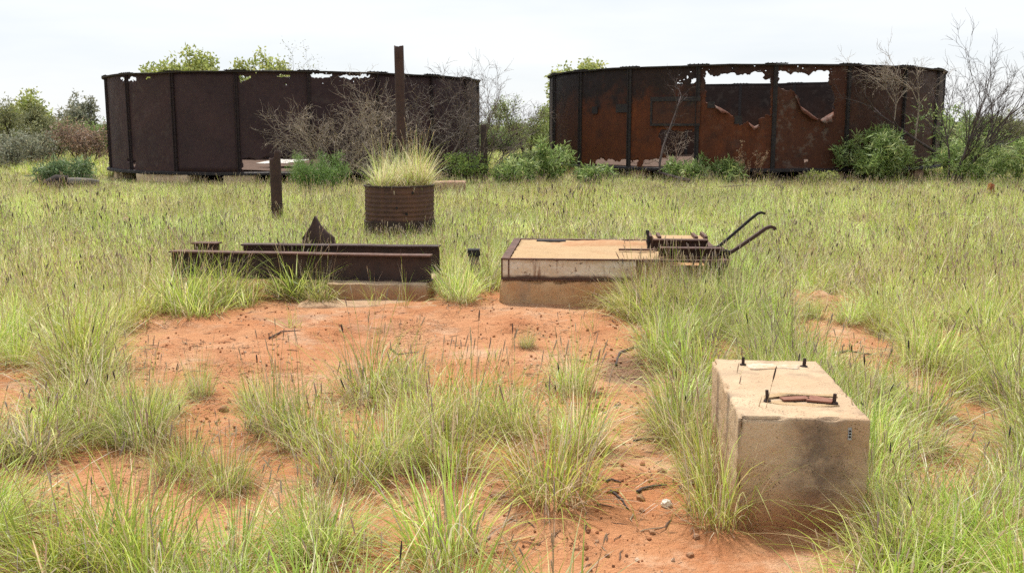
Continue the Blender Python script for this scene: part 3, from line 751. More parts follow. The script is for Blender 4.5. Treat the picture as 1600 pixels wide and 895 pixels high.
# bent pointed sheet behind the joists
p = at(494, 384, 10.7); m = MB(); vs = []; n, r_ = 12, 14
prof = [(0, -.2, .22), (.3, -.18, .21), (.42, -.155, .185), (.47, -.12, .12), (.52, -.085, .075), (.56, -.06, .04), (.61, -.04, .015), (.655, -.018, -.008)]
hs = len(prof)
for j, (z, x0, x1) in enumerate(prof):
    for k in range(n + 1):
        t = k / n; x = x0 + (x1 - x0) * t; y = .22 * (t - .35) ** 2 * (1 - z * .6) + .05 * z + .012 * mn.noise(Vector((x * 9, z * 9, 1)))
        vs.append((x, y, z))
m.add(vs, [(j * (n + 1) + k, j * (n + 1) + k + 1, (j + 1) * (n + 1) + k + 1, (j + 1) * (n + 1) + k) for j in range(hs - 1) for k in range(n)])
o = m.build('bent_sheet', RUSTP, None, True); s = o.modifiers.new('thickness', 'SOLIDIFY'); s.thickness = .012
o.location = (p.x, p.y, gz(p.x, p.y) - .02); tag(o, 'rusty bent steel sheet with a pointed tip sticking up behind the joists', 'metal scrap')
# small capped post between joists and engine bed
p = ground(741, 449); post = thing('capped_post', (p.x, p.y, gz(p.x, p.y) - .04), 'short grey post with a black cap between joists and engine bed', 'post', rz=.1)
m = MB(); m.tube([(0.02, 0, 0), (.012, 0, .15), (0, 0, .33)], [.068, .058, .052], 14); m.build('shaft', mat_plain('grey_shaft', (.26, .2, .16), (.2, .13, .09), 9, .9, (.1, .07, .06)), post, True)
m = MB(); m.box((-.002, 0, .363), (.125, .12, .065)); m.build('cap', DARKC, post)

# ------------------------------------------------------------------ corrugated drum, pipes, stumps
D0 = ground(625.5, 378); D0 = Vector((at(625.5, 378, 14.1).x, 14.1, 0)); DR, DH = .485, .78
drum = thing('corrugated_drum', (D0.x, D0.y, gz(D0.x, D0.y)), 'rusty corrugated steel drum with straw grass growing out of its top', 'drum')
m = MB(); prof = []
nst = 72
for k in range(nst + 1):
    z = .02 + (DH - .02) * k / nst
    amp = (.0045 if .3 < z < .7 else .002) * (1 + .8 * mn.noise(Vector((z * 9, 1, 1))))
    prof.append((DR + amp * sin(z * 2 * pi / .062), z))
inner = [(r - .014, z) for r, z in reversed(prof)]
m.lathe(prof + inner, 72, close=True)
m.v = [(x * (1 + .012 * mn.noise(Vector((x * 2, y * 2, z * 2)))), y * (1 + .012 * mn.noise(Vector((x * 2, y * 2, z * 2 + 4)))), z) for x, y, z in m.v]
m.build('shell', RUST, drum, True)
m = MB(); m.lathe([(DR - .02, DH - .012), (DR + .014, DH - .012), (DR + .016, DH + .008), (DR - .012, DH + .012)], 64, close=True); m.build('rim', RUSTD, drum)
m = MB(); m.lathe([(DR - .01, .16), (DR + .016, .16), (DR + .018, .30), (DR - .01, .31)], 64, close=True); m.v = [(x, y, z + .02 * mn.noise(Vector((x * 5, y * 5, z)))) for x, y, z in m.v]; m.build('lower_band', RUSTD, drum)
m = MB(); m.lathe([(.001, DH - .07), (DR - .02, DH - .08)], 40); m.build('soil_fill', RUBBLE, drum)
for px, py in ((644, 305), (635, 338), (620, 328)):
    q = at(px, py, D0.y - DR); x = q.x - D0.x; y = -sqrt(max(0, (DR + .006) ** 2 - x * x)); m = MB()
    m.tube([(x, y + .01, q.z), (x * 1.01, y - .004, q.z)], [.02, .017], 8); m.build('rust_hole', DARKC, drum)

def pipe(name, label, x, y, h, r, lean, split=None):
    root = thing(name, (x, y, gz(x, y) - .1), label, 'pipe')
    h += .1; m = MB(); n = 24; lv = 30; vs = []; ti = .012
    for j in range(lv + 1):
        for k in range(n):
            q = 2 * pi * k / n; top = h
            if split and cos(q - split[0]) < split[1]: top = h - split[2]
            top += .015 * mn.noise(Vector((cos(q) * 3, sin(q) * 3, 1)))
            if not split: top -= .02 * (1 - abs(cos(q)))
            z = top * j / lv; rr = r * (1 + .012 * mn.noise(Vector((cos(q) * 2, z * 3, sin(q) * 2))))
            vs.append((lean[0] * z / h + rr * cos(q), lean[1] * z / h + rr * sin(q), z))
    fs = [(j * n + k, j * n + (k + 1) % n, (j + 1) * n + (k + 1) % n, (j + 1) * n + k) for j in range(lv) for k in range(n)]
    m.add(vs, fs); o = m.build('pipe_wall', RUSTP, root, True); s = o.modifiers.new('thickness', 'SOLIDIFY'); s.thickness = ti; s.offset = -1
    m = MB(); zc = h * .3; m.lathe([(r - .004, zc - .02), (r + .008, zc - .02), (r + .008, zc + .02), (r - .004, zc + .02)], 24, (lean[0] * .3, lean[1] * .3, 0), True); m.build('weld_collar', RUSTD, root)
    return root
p = at(624, 74, 17.6)
pipe('steel_pipe', 'tall rusty steel pipe standing upright behind the corrugated drum', p.x + .02, 17.6, p.z, .083, (-.03, 0))
p = at(434, 234, 16.6); x = at(434, 345, 16.6).x
sp_ = pipe('steel_pipe', 'short rusty pipe with a half cut-away top, left of the drum', x, 16.6, p.z, .093, (-.01, 0), (0.15, -.05, .13))
m = MB(); m.tube([(-.12 + .03 * cos(q), -.06, .46 + .05 * sin(q)) for q in [k * .5 for k in range(11)]], .005, 5); m.tube([(-.1, -.08, .46), (.1, -.08, .48), (.14, -.06, .47)], .006, 5); m.build('wire_loop', BLACKR, sp_)

p = at(702, 300, 23.5); o = bm_obj(rough_block((.76, .6, .5), .03, .06, .014, seed=51, chip=.03), 'masonry_stump', BRICKY); o.location = (p.x, 23.5, -.13); tag(o, 'low pinkish masonry stump in the grass right of the drum', 'stump')
p = at(756, 230, 27.4); m = MB(); pr = [(r, z) for r, z in ((.001, 0), (.1, 0), (.095, .9), (.09, 1.72), (.07, 1.75), (.001, 1.75))]; m.lathe(pr, 10)
m.v = [(x_ * (1 + .18 * mn.noise(Vector((x_ * 9, y_ * 9, z_ * 2)))), y_ * (1 + .18 * mn.noise(Vector((x_ * 9, y_ * 9, z_ * 2 + 7)))), z_) for x_, y_, z_ in m.v]
o = m.build('timber_post', BARK, None, True); o.location = (p.x, 27.4, gz(p.x, 27.4) - .03); tag(o, 'dark weathered timber post beside the right edge of the dark tank', 'post')
p = at(1547, 312, 22.5); m = MB(); m.tube([(0, 0, 0), (.01, 0, .2), (.0, 0, .38), (.01, 0, .4)], [.085, .08, .07, .04], 9)
m.v = [(x_ + .02 * mn.noise(Vector((x_ * 20, y_ * 20, z_ * 9))), y_, z_) for x_, y_, z_ in m.v]
o = m.build('tree_stump', mat_plain('red_wood', (.3, .1, .04), (.2, .07, .03), 12, .9, (.08, .04, .03)), None, True); o.location = (p.x, 22.5, gz(p.x, 22.5) + .0); tag(o, 'small reddish stump in the grass at the far right', 'stump')
# fallen log at left
p = ground(78, 303); log = thing('fallen_log', (p.x, p.y, gz(p.x, p.y)), 'fallen log with a burnt black hollow end, lying in the grass at left', 'log', rz=RAD(12))
m = MB(); m.tube([(-.12, 0, .12), (0, 0, .2), (.2, .0, .3), (.42, .02, .32)], [.15, .19, .17, .12], 12)
m.v = [(x + .04 * mn.noise(Vector((x * 6, y * 6, z * 6))), y + .04 * mn.noise(Vector((x * 6, y * 6, z * 6 + 5))), z + .05 * mn.noise(Vector((x * 7, y * 7, z * 7 + 9)))) for x, y, z in m.v]; m.build('burnt_end', CHAR, log, True)
m = MB(); m.tube([(.3, .02, .3), (.6, .03, .3), (.95, .05, .29), (1.15, .06, .27)], [.1, .1, .085, .05], 10); m.build('grey_trunk', GREYW, log, True)
m = MB(); m.tube([(.7, .03, .3), (.72, -.02, .0)], [.05, .04], 6); m.tube([(1.1, .06, .27), (1.12, .05, .0)], [.045, .04], 6); m.build('branch_stub', GREYW, log, True)

# ------------------------------------------------------------------ woody plants
def rvec(r): 
    while True:
        v = Vector((r.uniform(-1, 1), r.uniform(-1, 1), r.uniform(-1, 1)))
        if .05 < v.length < 1: return v.normalized()
def grow(r, mbs, p, d, ln, rad, lev, P, tips):
    """P: per level (segments, wander, children, child length ratio, spread, upward pull)"""
    seg, wan, nch, lr, spr, upl = P[lev]
    pts = [p.copy()]; ds = [d.copy()]; st = ln / seg
    for i in range(seg):
        d = (d + rvec(r) * wan + Vector((0, 0, upl))).normalized(); p = p + d * st
        if p.z < .05: p.z = .05; d.z = abs(d.z)
        pts.append(p.copy()); ds.append(d.copy())
    end = rad * (.35 if lev + 1 < len(P) else .4)
    rr = [rad + (end - rad) * i / seg for i in range(seg + 1)]
    mbs[min(lev, len(mbs) - 1)].tube(pts, rr, 7 if lev == 0 else (5 if lev == 1 else 3), cap=False)
    if lev + 1 < len(P):
        for c in range(nch):
            t = r.uniform(.28, 1.0) if c else 1.0
            k = min(seg, max(1, int(t * seg + .5)))
            perp = rvec(r); perp = (perp - ds[k] * perp.dot(ds[k]))
            if perp.length < .01: continue
            nd = (ds[k] + perp.normalized() * r.uniform(.5, 1.2) * spr).normalized()
            grow(r, mbs, pts[k], nd, ln * lr * r.uniform(.65, 1.25), max(rr[k] * .66, .0045), lev + 1, P, tips)
    else:
        tips.append((pts[-1], ds[-1])); 
        if len(pts) > 2: tips.append((pts[len(pts) // 2], ds[len(pts) // 2]))

def leaf(m, p, d, n, L, w, col, fold=.0):
    s = d.cross(n)
    if s.length < 1e-4: return
    s.normalize(); u = s.cross(d).normalized()
    a = p; b = p + d * L * .5 + u * L * .06; c = p + d * L - u * L * .08
    m.add([a, b + s * w / 2, c, b - s * w / 2], [(0, 1, 2, 3)], [col] * 4)
def vary(r, c, k=.25):
    f = 1 + r.uniform(-k, k); g_ = r.uniform(-.08, .08)
    return (max(0, c[0] * (f + g_)), max(0, c[1] * f), max(0, c[2] * (f - g_)), 1)
def leaves_at(r, m, tips, n, rad, L, w, cols, droop=.0):
    for p, d in tips:
        cc = r.choice(cols); sh = r.uniform(.7, 1.25); cc = (cc[0] * sh, cc[1] * sh, cc[2] * sh)
        for _ in range(n):
            q = p + rvec(r) * rad * r.random() ** .5
            dd = (rvec(r) + d * .5 + Vector((0, 0, -droop))).normalized()
            leaf(m, q, dd, rvec(r), L * r.uniform(.6, 1.3), w * r.uniform(.7, 1.2), vary(r, cc))

def woody(name, label, cat, x, y, seed, stems, P, ht, bark, leaf_spec=None, group=None, tilt=(0, 0), spread=.5, rad=.05, base_r=.1, zoff=0.0, parts=('stem', 'twigs')):
    r = random.Random(seed); root = thing(name, (x, y, gz(x, y) - .03 + zoff), label, cat, group)
    A, B = MB(), MB(); tips = []
    for i in range(stems):
        q = 2 * pi * (i + r.random() * .7) / stems
        d = Vector((cos(q) * spread * r.uniform(.3, 1) + tilt[0], sin(q) * spread * r.uniform(.3, 1) + tilt[1], 1)).normalized()
        b = Vector((cos(q) * base_r, sin(q) * base_r, 0)) * (stems > 1)
        grow(r, [A, A, B], b, d, ht * r.uniform(.75, 1.1), rad * r.uniform(.7, 1), 0, P, tips)
    A.build(parts[0], bark, root, True)
    if B.v: tag(B.build(parts[1], bark, root), kind='stuff')
    if leaf_spec:
        m = MB(); leaves_at(r, m, tips, *leaf_spec); m.build('crown' if cat == 'tree' else 'foliage', LEAF, root)
    return root

# palettes (reflectance of leaves)
G_WATTLE = [(.24, .33, .10), (.30, .39, .13), (.19, .27, .085), (.42, .48, .22)]
G_OLIVE = [(.24, .25, .12), (.29, .30, .15), (.2, .21, .1)]
G_YEL = [(.38, .42, .13), (.32, .37, .10), (.43, .45, .17)]
G_GREY = [(.26, .27, .19), (.30, .30, .22), (.21, .22, .15)]
G_BROWN = [(.3, .2, .14), (.25, .17, .13), (.34, .25, .18)]
G_MID = [(.22, .30, .09), (.27, .34, .12), (.18, .25, .08)]

# dead thorny shrubs in front of the dark tank
PD = [(7, .18, 8, .6, .85, .03), (6, .28, 7, .58, 1.0, .01), (5, .36, 5, .55, 1.1, 0), (4, .42, 0, .5, 1, 0)]
PS = [(7, .18, 6, .6, .85, .05), (6, .28, 5, .58, 1.0, .02), (5, .36, 4, .55, 1.1, 0), (4, .42, 0, .5, 1, 0)]
DEADG = mat_bark('dead_grey_dark_twigs', (.22, .19, .165), (.15, .13, .115))
def dead(px, Y, ht, seed, label, stems=5, spread=.9, tilt=(0, 0), P=PD, bark=DEAD, rad=.024):
    p = at(px, 260, Y); return woody('dead_shrub', label, 'dead shrub', p.x, Y, seed, stems, P, ht, bark, None, 'dead bare shrubs', tilt, spread, rad)
dead(525, 28.2, 1.75, 11, 'dense tangled grey dead shrub against the dark tank, left of the tall pipe', 7, 1.25, (-.25, 0))
dead(590, 28.6, 1.9, 12, 'tangled dead shrub against the dark tank just behind the tall pipe', 5, 1.0, (.1, 0), PS)
dead(672, 28.4, 1.85, 13, 'grey dead shrub against the right part of the dark tank', 5, .8, (.1, 0), PS, DEADG)
DEADM = mat_bark('dead_brown_twigs', (.17, .135, .115), (.11, .088, .078))
PT = [(9, .13, 7, .55, .62, .03), (7, .22, 7, .52, .7, .03), (6, .3, 6, .5, .8, .02), (4, .35, 0, .5, 1, 0)]
dead(742, 28.0, 2.0, 21, 'tall bare dead shrub rising above the right end of the dark tank', 4, .5, (.3, 0), PT, DEADM, .036)
dead(768, 29.5, 1.5, 24, 'low bare dead shrub at the timber post between the tanks', 3, .8, (.3, 0), PT, DEADB, .022)
# green shrubs
def wattle(px, py, Y, ht, seed, label, stems=7, spread=.7, n=5, cols=G_WATTLE, L=.21, w=.038):
    p = at(px, py, Y)
    return woody('leafy_shrub', label, 'shrub', p.x, Y, seed, stems, [(5, .12, 6, .5, .8, .03), (4, .2, 4, .55, .9, .02), (3, .25, 0, .5, 1, 0)], ht, BARK, (n, .13, L, w, cols, .15), 'leafy green shrubs', (0, 0), spread, .016)
wattle(1370, 270, 28.0, .95, 31, 'bushy bright green shrub in front of the rusted tank', 11, .85, 11)
wattle(1520, 270, 26.6, .85, 32, 'spreading green shrub at the foot of the bare tree', 9, 1.1, 8, L=.19, w=.03)
wattle(1490, 225, 28.6, 1.4, 33, 'thin tall green shrub behind the bare tree trunk', 4, .35, 4)
wattle(1585, 240, 27.8, 1.0, 34, 'green shrub at the right edge of the picture', 7, .9, 8, L=.17)
wattle(845, 250, 29.0, .7, 35, 'green shrub at the left end of the rusted tank', 8, 1.0, 8)
wattle(800, 262, 27.5, .5, 36, 'low green shrub between the two tanks', 7, 1.1, 7)
wattle(1075, 262, 28.2, .5, 37, 'low green shrub below the square patch of the rusted tank', 8, 1.2, 7)
wattle(1135, 262, 28.4, .48, 38, 'low leafy shrub below the largest torn hole', 6, 1.0, 7)
wattle(925, 262, 28.3, .42, 39, 'small green shrub below the plain rust panels', 6, 1.0, 6)
wattle(100, 275, 25.8, .6, 40, 'low long-leaved green shrub behind the fallen log', 8, 1.2, 7, [(.17, .24, .11), (.22, .29, .14), (.13, .19, .08)], .2, .034)
wattle(495, 280, 24.0, .62, 41, 'fine-leaved bright green shrub in front of the dead shrubs', 10, .9, 22, [(.16, .26, .07), (.2, .3, .09)], .06, .014)
wattle(735, 245, 27.6, .75, 42, 'sparse green shrub growing through the dead shrub at the right end of the dark tank', 5, .7, 6, [(.17, .25, .06), (.22, .3, .08)], .09, .03)
wattle(1275, 268, 27.6, .36, 43, 'small yellow-green shrub between rusted tank and grass', 6, 1.0, 8, G_YEL, .1, .03)
# dry brown weed stalks before the big hole
p = at(1170, 258, 28.0); woody('dry_weed', 'dry brown seeding weed in front of the rusted tank', 'weed', p.x, 28.0, 45, 9, [(5, .1, 4, .35, .5, .03), (3, .15, 0, .5, .6, .02)], .85, mat_bark('dry_brown', (.28, .19, .12), (.2, .13, .09)), (7, .05, .05, .03, [(.3, .2, .13), (.24, .16, .1)], 0), None, (.05, 0), .4, .008)
# bare trees and fallen limbs by the rusted tank
PB = [(9, .09, 8, .5, .55, .035), (8, .14, 7, .5, .6, .05), (6, .22, 6, .5, .75, .03), (5, .28, 0, .5, 1, .02)]
p = at(1484, 280, 26.4)
woody('bare_tree', 'tall bare dead tree leaning right beside the right end of the rusted tank', 'dead tree', p.x, 26.4, 53, 5, PB, 2.65, DEADB, None, None, (.42, 0), .42, .046, .07, parts=('trunk', 'twigs'))
def limb(name, label, pts, rad, bark, seed, twig=(.7, 5), Y=None, upl=.05, cat='branch'):
    r = random.Random(seed); P3 = [at(*q) for q in pts]; root = thing(name, (P3[0].x, P3[0].y, P3[0].z), label, cat); o = P3[0].copy()
    P3 = [q - o for q in P3]; A, B = MB(), MB(); n = len(P3)
    A.tube(P3, [rad * (1 - .75 * i / (n - 1)) for i in range(n)], 7)
    tips = []
    for k in range(twig[1]):
        i = r.randint(max(1, n // 2), n - 1); d = (P3[i] - P3[i - 1]).normalized()
        nd = (d + rvec(r) * .6).normalized()
        grow(r, [A, B, B], P3[i].copy() + o, nd, twig[0] * r.uniform(.7, 1.2), rad * .3, 0, [(5, .2, 5, .55, .8, upl), (5, .28, 4, .5, .9, upl), (4, .3, 0, .5, 1, 0)], tips)
    for q in (A, B):
        if q is A:
            k0 = n * 7; A.v = A.v[:k0] + [tuple(Vector(v) - o) for v in A.v[k0:]]
        else: B.v = [tuple(Vector(v) - o) for v in B.v]
    A.build('main_limb', bark, root, True)
    if B.v: tag(B.build('twigs', bark, root), kind='stuff')
    return root
limb('dead_limb', 'dead dark limb arching up across the right end of the rusted tank', [(1477, 262, 28.2), (1468, 243, 28.1), (1452, 232, 28), (1430, 218, 28), (1405, 200, 28), (1380, 183, 28), (1365, 168, 28.1)], .055, DEADB, 61, (1.0, 6))
limb('dead_limb', 'pale twiggy dead limb hanging over the top of the rusted tank', [(1425, 245, 28.3), (1432, 205, 28.2), (1436, 165, 28.2), (1425, 140, 28.2), (1405, 125, 28.2)], .03, DEAD, 62, (.7, 13), upl=-.02)
limb('dead_limb', 'grey dead limb spreading in front of the upper right of the rusted tank', [(1392, 235, 28.5), (1396, 200, 28.4), (1400, 165, 28.4), (1385, 140, 28.4), (1360, 120, 28.4)], .026, DEAD, 63, (.65, 12), upl=-.02)
limb('dead_limb', 'burnt black bough bent upward below the square patch', [(1078, 283, 26.6), (1058, 278, 26.8), (1030, 270, 27), (1031, 255, 27), (1036, 230, 27.2), (1045, 205, 27.4), (1056, 175, 27.6), (1064, 150, 27.8)], .05, DEADB, 64, (.5, 5))
limb('fallen_branch', 'thin fallen branch lying on the grass in front of the rusted tank', [(1130, 292, 25.2), (1165, 289, 25.2), (1200, 293, 25.0)], .022, GREYW, 65, (.3, 3))
limb('fallen_branch', 'small fallen branch in the grass below the burnt bough', [(1022, 290, 25.4), (1045, 294, 25.2), (1062, 299, 25.0)], .018, GREYW, 66, (.3, 3))
limb('fallen_branch', 'thin arched dead branch lying over the grass at right', [(1418, 346, 15.2), (1435, 339, 15.3), (1465, 334, 15.4), (1500, 335, 15.4), (1530, 341, 15.4)], .012, DEAD, 67, (.12, 3))
p = at(1062, 240, 29.9); r_ = random.Random(5)
woody('brush_heap', 'heap of grey dead brush inside the rusted tank behind its lower hole', 'brush', p.x, 31.2, 71, 8, [(5, .3, 7, .6, 1.2, 0), (5, .35, 6, .6, 1.2, 0), (4, .4, 0, .5, 1, 0)], .9, DEAD, None, None, (0, 0), 1.3, .02, .3, zoff=.52)

# trees behind
PTR = [(7, .14, 6, .55, .75, .05), (5, .2, 6, .55, .8, .04), (4, .28, 4, .5, .9, .02), (3, .3, 0, .5, 1, 0)]
def tree(px, top, Y, seed, label, cols, wide=.7, n=10, lrad=.4, L=.2, w=.1, stems=3, rad=.13, bark=BARK, group='trees and tall shrubs behind the tanks', name='tree', k=.52, cat='tree'):
    t = at(px, top, Y); H = t.z
    return woody(name, label, cat, t.x, Y, seed, stems, PTR, H * k, bark, (n, lrad, L, w, cols, .0) if n else None, group, (0, 0), wide, rad, .15, parts=('trunk', 'branches'))
tree(290, 58, 68, 81, 'yellow-green tree crown showing above the left part of the dark tank', G_YEL, .8, 14, .5, .26, .15)
tree(374, 78, 66, 82, 'smaller yellow-green tree showing above the dark tank, right of the first', G_YEL, .8, 14, .5, .26, .15)
tree(432, 76, 60, 83, 'thin bare tree top showing above the middle of the dark tank', G_OLIVE, .5, 2, .3, .12, .05, bark=DEADB)
tree(915, 96, 76, 84, 'rounded pale green tree showing above the left end of the rusted tank', G_YEL, 1.0, 16, .6, .28, .16, 5, k=.54)
tree(832, 138, 43, 85, 'twisted dark-trunked thorn tree with green crown between the tanks', [(.33, .39, .14), (.27, .33, .11)], .85, 6, .3, .11, .05, 3, .12)
tree(122, 133, 62, 86, 'small open-crowned grey-green tree standing above the scrub at left', G_GREY, .5, 9, .35, .24, .1, 2)
tree(50, 157, 66, 87, 'bright green rounded tree behind the scrub at left', G_YEL, .7, 12, .5, .24, .13)
tree(14, 148, 44, 88, 'olive thin-leaved tree at the left edge of the picture', G_OLIVE, .8, 10, .35, .15, .05)
tree(570, 190, 70, 89, 'green shrubby tree hidden behind the dark tank', G_MID, .8, 8, .5, .24, .12)
for px, top, Y, sd, cols, lab, k in (
    (72, 182, 44, 101, G_OLIVE, 'dull olive shrub in the scrub left of the dark tank', 1), (132, 181, 42, 102, G_BROWN, 'brown half-dead shrub just left of the dark tank', 1),
    (40, 195, 40, 103, G_GREY, 'grey-brown shrub in the scrub near the left edge', 1), (105, 172, 50, 104, G_OLIVE, 'olive shrub behind the brown shrub at left', 1),
    (160, 180, 52, 105, G_MID, 'green shrub touching the left edge of the dark tank', 1), (4, 205, 37, 106, G_GREY, 'dark bare-stemmed shrub at the far left edge', 1),
    (775, 195, 60, 107, G_MID, 'green shrub in the distance between the tanks', 1), (800, 190, 72, 108, G_YEL, 'pale green shrub far off between the tanks', 1),
    (1500, 190, 55, 109, G_OLIVE, 'olive shrub right of the rusted tank behind the bare tree', 1), (1550, 172, 62, 110, G_MID, 'green shrub in the scrub behind the bare tree', 1), (1590, 165, 60, 111, G_OLIVE, 'olive shrub in the scrub at the right edge', 1)):
    tree(px, top, Y, sd, lab, cols, 1.0, {id(G_BROWN): 2, id(G_GREY): 2, id(G_OLIVE): 4}.get(id(cols), 6), .34, .15, .05, 4, .045, DEADB if cols in (G_BROWN, G_GREY) else BARK, 'scrub behind the meadow', 'scrub_shrub', .5, 'shrub')

# ------------------------------------------------------------------ scattered masses: prototypes and points live in one mesh, geometry nodes puts one on the other
def scatter(name, protos, pts, mat, label, cat):
    """protos: list of MB; pts: (x, y, z, rx, ry, rz, scale, height scale, variant)"""
    V, F, C, role = [], [], [], []
    for k, m in enumerate(protos):
        o = len(V); V += m.v; F += [tuple(i + o for i in f) for f in m.f]; C += m.c; role += [k] * len(m.v)
    n0 = len(V); V += [p[:3] for p in pts]; C += [(1, 1, 1, 1)] * len(pts); role += [-1] * len(pts)
    me = bpy.data.meshes.new(name); me.from_pydata(V, [], F); me.materials.append(mat)
    me.color_attributes.new('col', 'FLOAT_COLOR', 'POINT').data.foreach_set('color', [x for c in C for x in c])
    me.attributes.new('role', 'INT', 'POINT').data.foreach_set('value', role)
    me.attributes.new('var', 'INT', 'POINT').data.foreach_set('value', [-1] * n0 + [p[8] for p in pts])
    me.attributes.new('rot', 'FLOAT_VECTOR', 'POINT').data.foreach_set('vector', [0.0] * (3 * n0) + [x for p in pts for x in p[3:6]])
    me.attributes.new('scl', 'FLOAT_VECTOR', 'POINT').data.foreach_set('vector', [1.0] * (3 * n0) + [x for p in pts for x in (p[6], p[6], p[7])])
    ob = link(bpy.data.objects.new(name, me)); tag(ob, label, cat, kind='stuff')
    g = bpy.data.node_groups.new(name + '_nodes', 'GeometryNodeTree')
    g.interface.new_socket('Geometry', in_out='INPUT', socket_type='NodeSocketGeometry'); g.interface.new_socket('Geometry', in_out='OUTPUT', socket_type='NodeSocketGeometry')
    N, K = g.nodes, g.links; gi = N.new('NodeGroupInput'); go = N.new('NodeGroupOutput'); jn = N.new('GeometryNodeJoinGeometry')
    def attr(nm, ty):
        q = N.new('GeometryNodeInputNamedAttribute'); q.data_type = ty; q.inputs['Name'].default_value = nm; return q.outputs['Attribute']
    role_s, var_s = attr('role', 'INT'), attr('var', 'INT'); rot_s, scl_s = attr('rot', 'FLOAT_VECTOR'), attr('scl', 'FLOAT_VECTOR')
    e2r = N.new('FunctionNodeEulerToRotation'); K.new(rot_s, e2r.inputs[0])
    def sel(sock, k):
        c = N.new('FunctionNodeCompare'); c.data_type = 'INT'; c.operation = 'EQUAL'; K.new(sock, c.inputs[2]); c.inputs[3].default_value = k
        s = N.new('GeometryNodeSeparateGeometry'); s.domain = 'POINT'; K.new(gi.outputs[0], s.inputs['Geometry']); K.new(c.outputs[0], s.inputs['Selection']); return s.outputs['Selection']
    for k in range(len(protos)):
        io = N.new('GeometryNodeInstanceOnPoints'); K.new(sel(var_s, k), io.inputs['Points']); K.new(sel(role_s, k), io.inputs['Instance'])
        K.new(e2r.outputs[0], io.inputs['Rotation']); K.new(scl_s, io.inputs['Scale']); K.new(io.outputs[0], jn.inputs[0])
    K.new(jn.outputs[0], go.inputs[0])
    ob.modifiers.new('scatter', 'NODES').node_group = g
    return ob

# ------------------------------------------------------------------ grass
C_GREEN = [(.27, .40, .05), (.33, .45, .07), (.38, .48, .085), (.30, .41, .07)]
C_YG = [(.49, .60, .13), (.55, .64, .18), (.44, .56, .12), (.62, .67, .30)]
C_STRAW = [(.60, .53, .33), (.55, .47, .28), (.66, .60, .43), (.46, .38, .24)]
C_GREY = [(.46, .41, .34), (.38, .33, .28)]
def pick(r, w):
    x = r.random() * sum(w)
    for c, k in zip((C_GREEN, C_YG, C_STRAW, C_GREY), w):
        x -= k
        if x <= 0: return r.choice(c)
    return C_YG[0]
def tussock(seed, nb, h, r0, w, nseg, weights, bend=1.0, stalks=0, heads=0, hd=1.0, basecol=(.30, .21, .11), lean0=.38, dead=0):  # default basecol: brown lower stems, with shade at the tussock foot painted in
    r = random.Random(seed); m = MB()
    for i in range(nb):
        q = r.uniform(0, 2 * pi); rr = r0 * r.random() ** .6
        b = Vector((cos(q) * rr, sin(q) * rr, -.02)); q2 = q + r.gauss(0, .7)
        L = h * r.uniform(.45, 1.12) * (1 if r.random() > .12 else 1.18); th = abs(r.gauss(0, lean0)) * (.5 + rr / r0); cur = r.uniform(.1, 1.2) ** 1.3 * bend * (1 if r.random() > .12 else 1.9)
        c = vary(r, pick(r, weights), .2)[:3]; tw = r.uniform(-.9, .9); kink = nseg > 3 and r.random() < .08
        p = b; vs = []; cs = []; ww = w * r.uniform(.6, 1.35)
        for s in range(nseg + 1):
            t = s / nseg; a = th + cur * t ** 1.6 + (1.3 if kink and t > .6 else 0)
            d = Vector((cos(q2) * sin(a), sin(q2) * sin(a), cos(a)))
            if s: p = p + d * (L / nseg)
            sd = Vector((-sin(q2 + tw), cos(q2 + tw), 0)); wd = ww * (.75 + .5 * t if t < .4 else max(.06, 1.0 - ((t - .4) / .6) ** 1.4))
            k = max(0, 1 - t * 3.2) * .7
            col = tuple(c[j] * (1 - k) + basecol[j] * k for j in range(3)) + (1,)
            vs += [p - sd * wd / 2, p + sd * wd / 2]; cs += [col, col]
        m.add(vs, [(2 * s, 2 * s + 1, 2 * s + 3, 2 * s + 2) for s in range(nseg)], cs)
    if dead:                               # dead leaves slumped round the foot
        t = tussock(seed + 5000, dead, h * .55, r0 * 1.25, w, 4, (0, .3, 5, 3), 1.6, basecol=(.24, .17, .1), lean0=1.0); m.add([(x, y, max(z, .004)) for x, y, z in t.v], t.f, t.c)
    for i in range(stalks):
        q = r.uniform(0, 2 * pi); rr = r0 * r.random(); L = h * r.uniform(.85, 1.35); th = abs(r.gauss(0, .13)); q2 = q + r.gauss(0, .5)
        c = r.choice(C_STRAW if r.random() < .6 else C_YG); p = Vector((cos(q) * rr, sin(q) * rr, -.02)); pts = [p]
        for s in range(4):
            a = th + .05 * s; p = p + Vector((cos(q2) * sin(a), sin(q2) * sin(a), cos(a))) * L / 4; pts.append(p)
        m.cc = c + (1,); m.tube(pts, [.0016 * hd, .0015 * hd, .0014 * hd, .0013 * hd, .001 * hd], 3, cap=False)
        d = (pts[-1] - pts[-2]).normalized(); hl = r.uniform(.03, .06)
        if i < heads: hc = r.choice([(.075, .055, .06), (.11, .08, .085), (.06, .045, .048), (.16, .12, .11)]); hr = r.uniform(.003, .0045) * hd
        else: hc = r.choice([(.6, .53, .4), (.52, .45, .33), (.42, .35, .29)]); hr = .0028 * hd
        m.cc = hc + (1,); e = pts[-1]; m.tube([e - d * .01, e + d * hl * .2, e + d * hl * .65, e + d * hl], [.0015, hr, hr * .95, hr * .4], 5, cap=False)
    return m
protos = []; SET = {}
def addset(k, ms): SET[k] = list(range(len(protos), len(protos) + len(ms))); protos.extend(ms)
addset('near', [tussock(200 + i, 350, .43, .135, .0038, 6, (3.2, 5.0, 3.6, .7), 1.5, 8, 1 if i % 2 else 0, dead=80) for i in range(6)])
addset('lush', [tussock(220 + i, 190, .54, .11, .0052, 7, (6, 5, 1.8, .4), 1.4, 6, 1 if i == 2 else 0, dead=40) for i in range(5)])
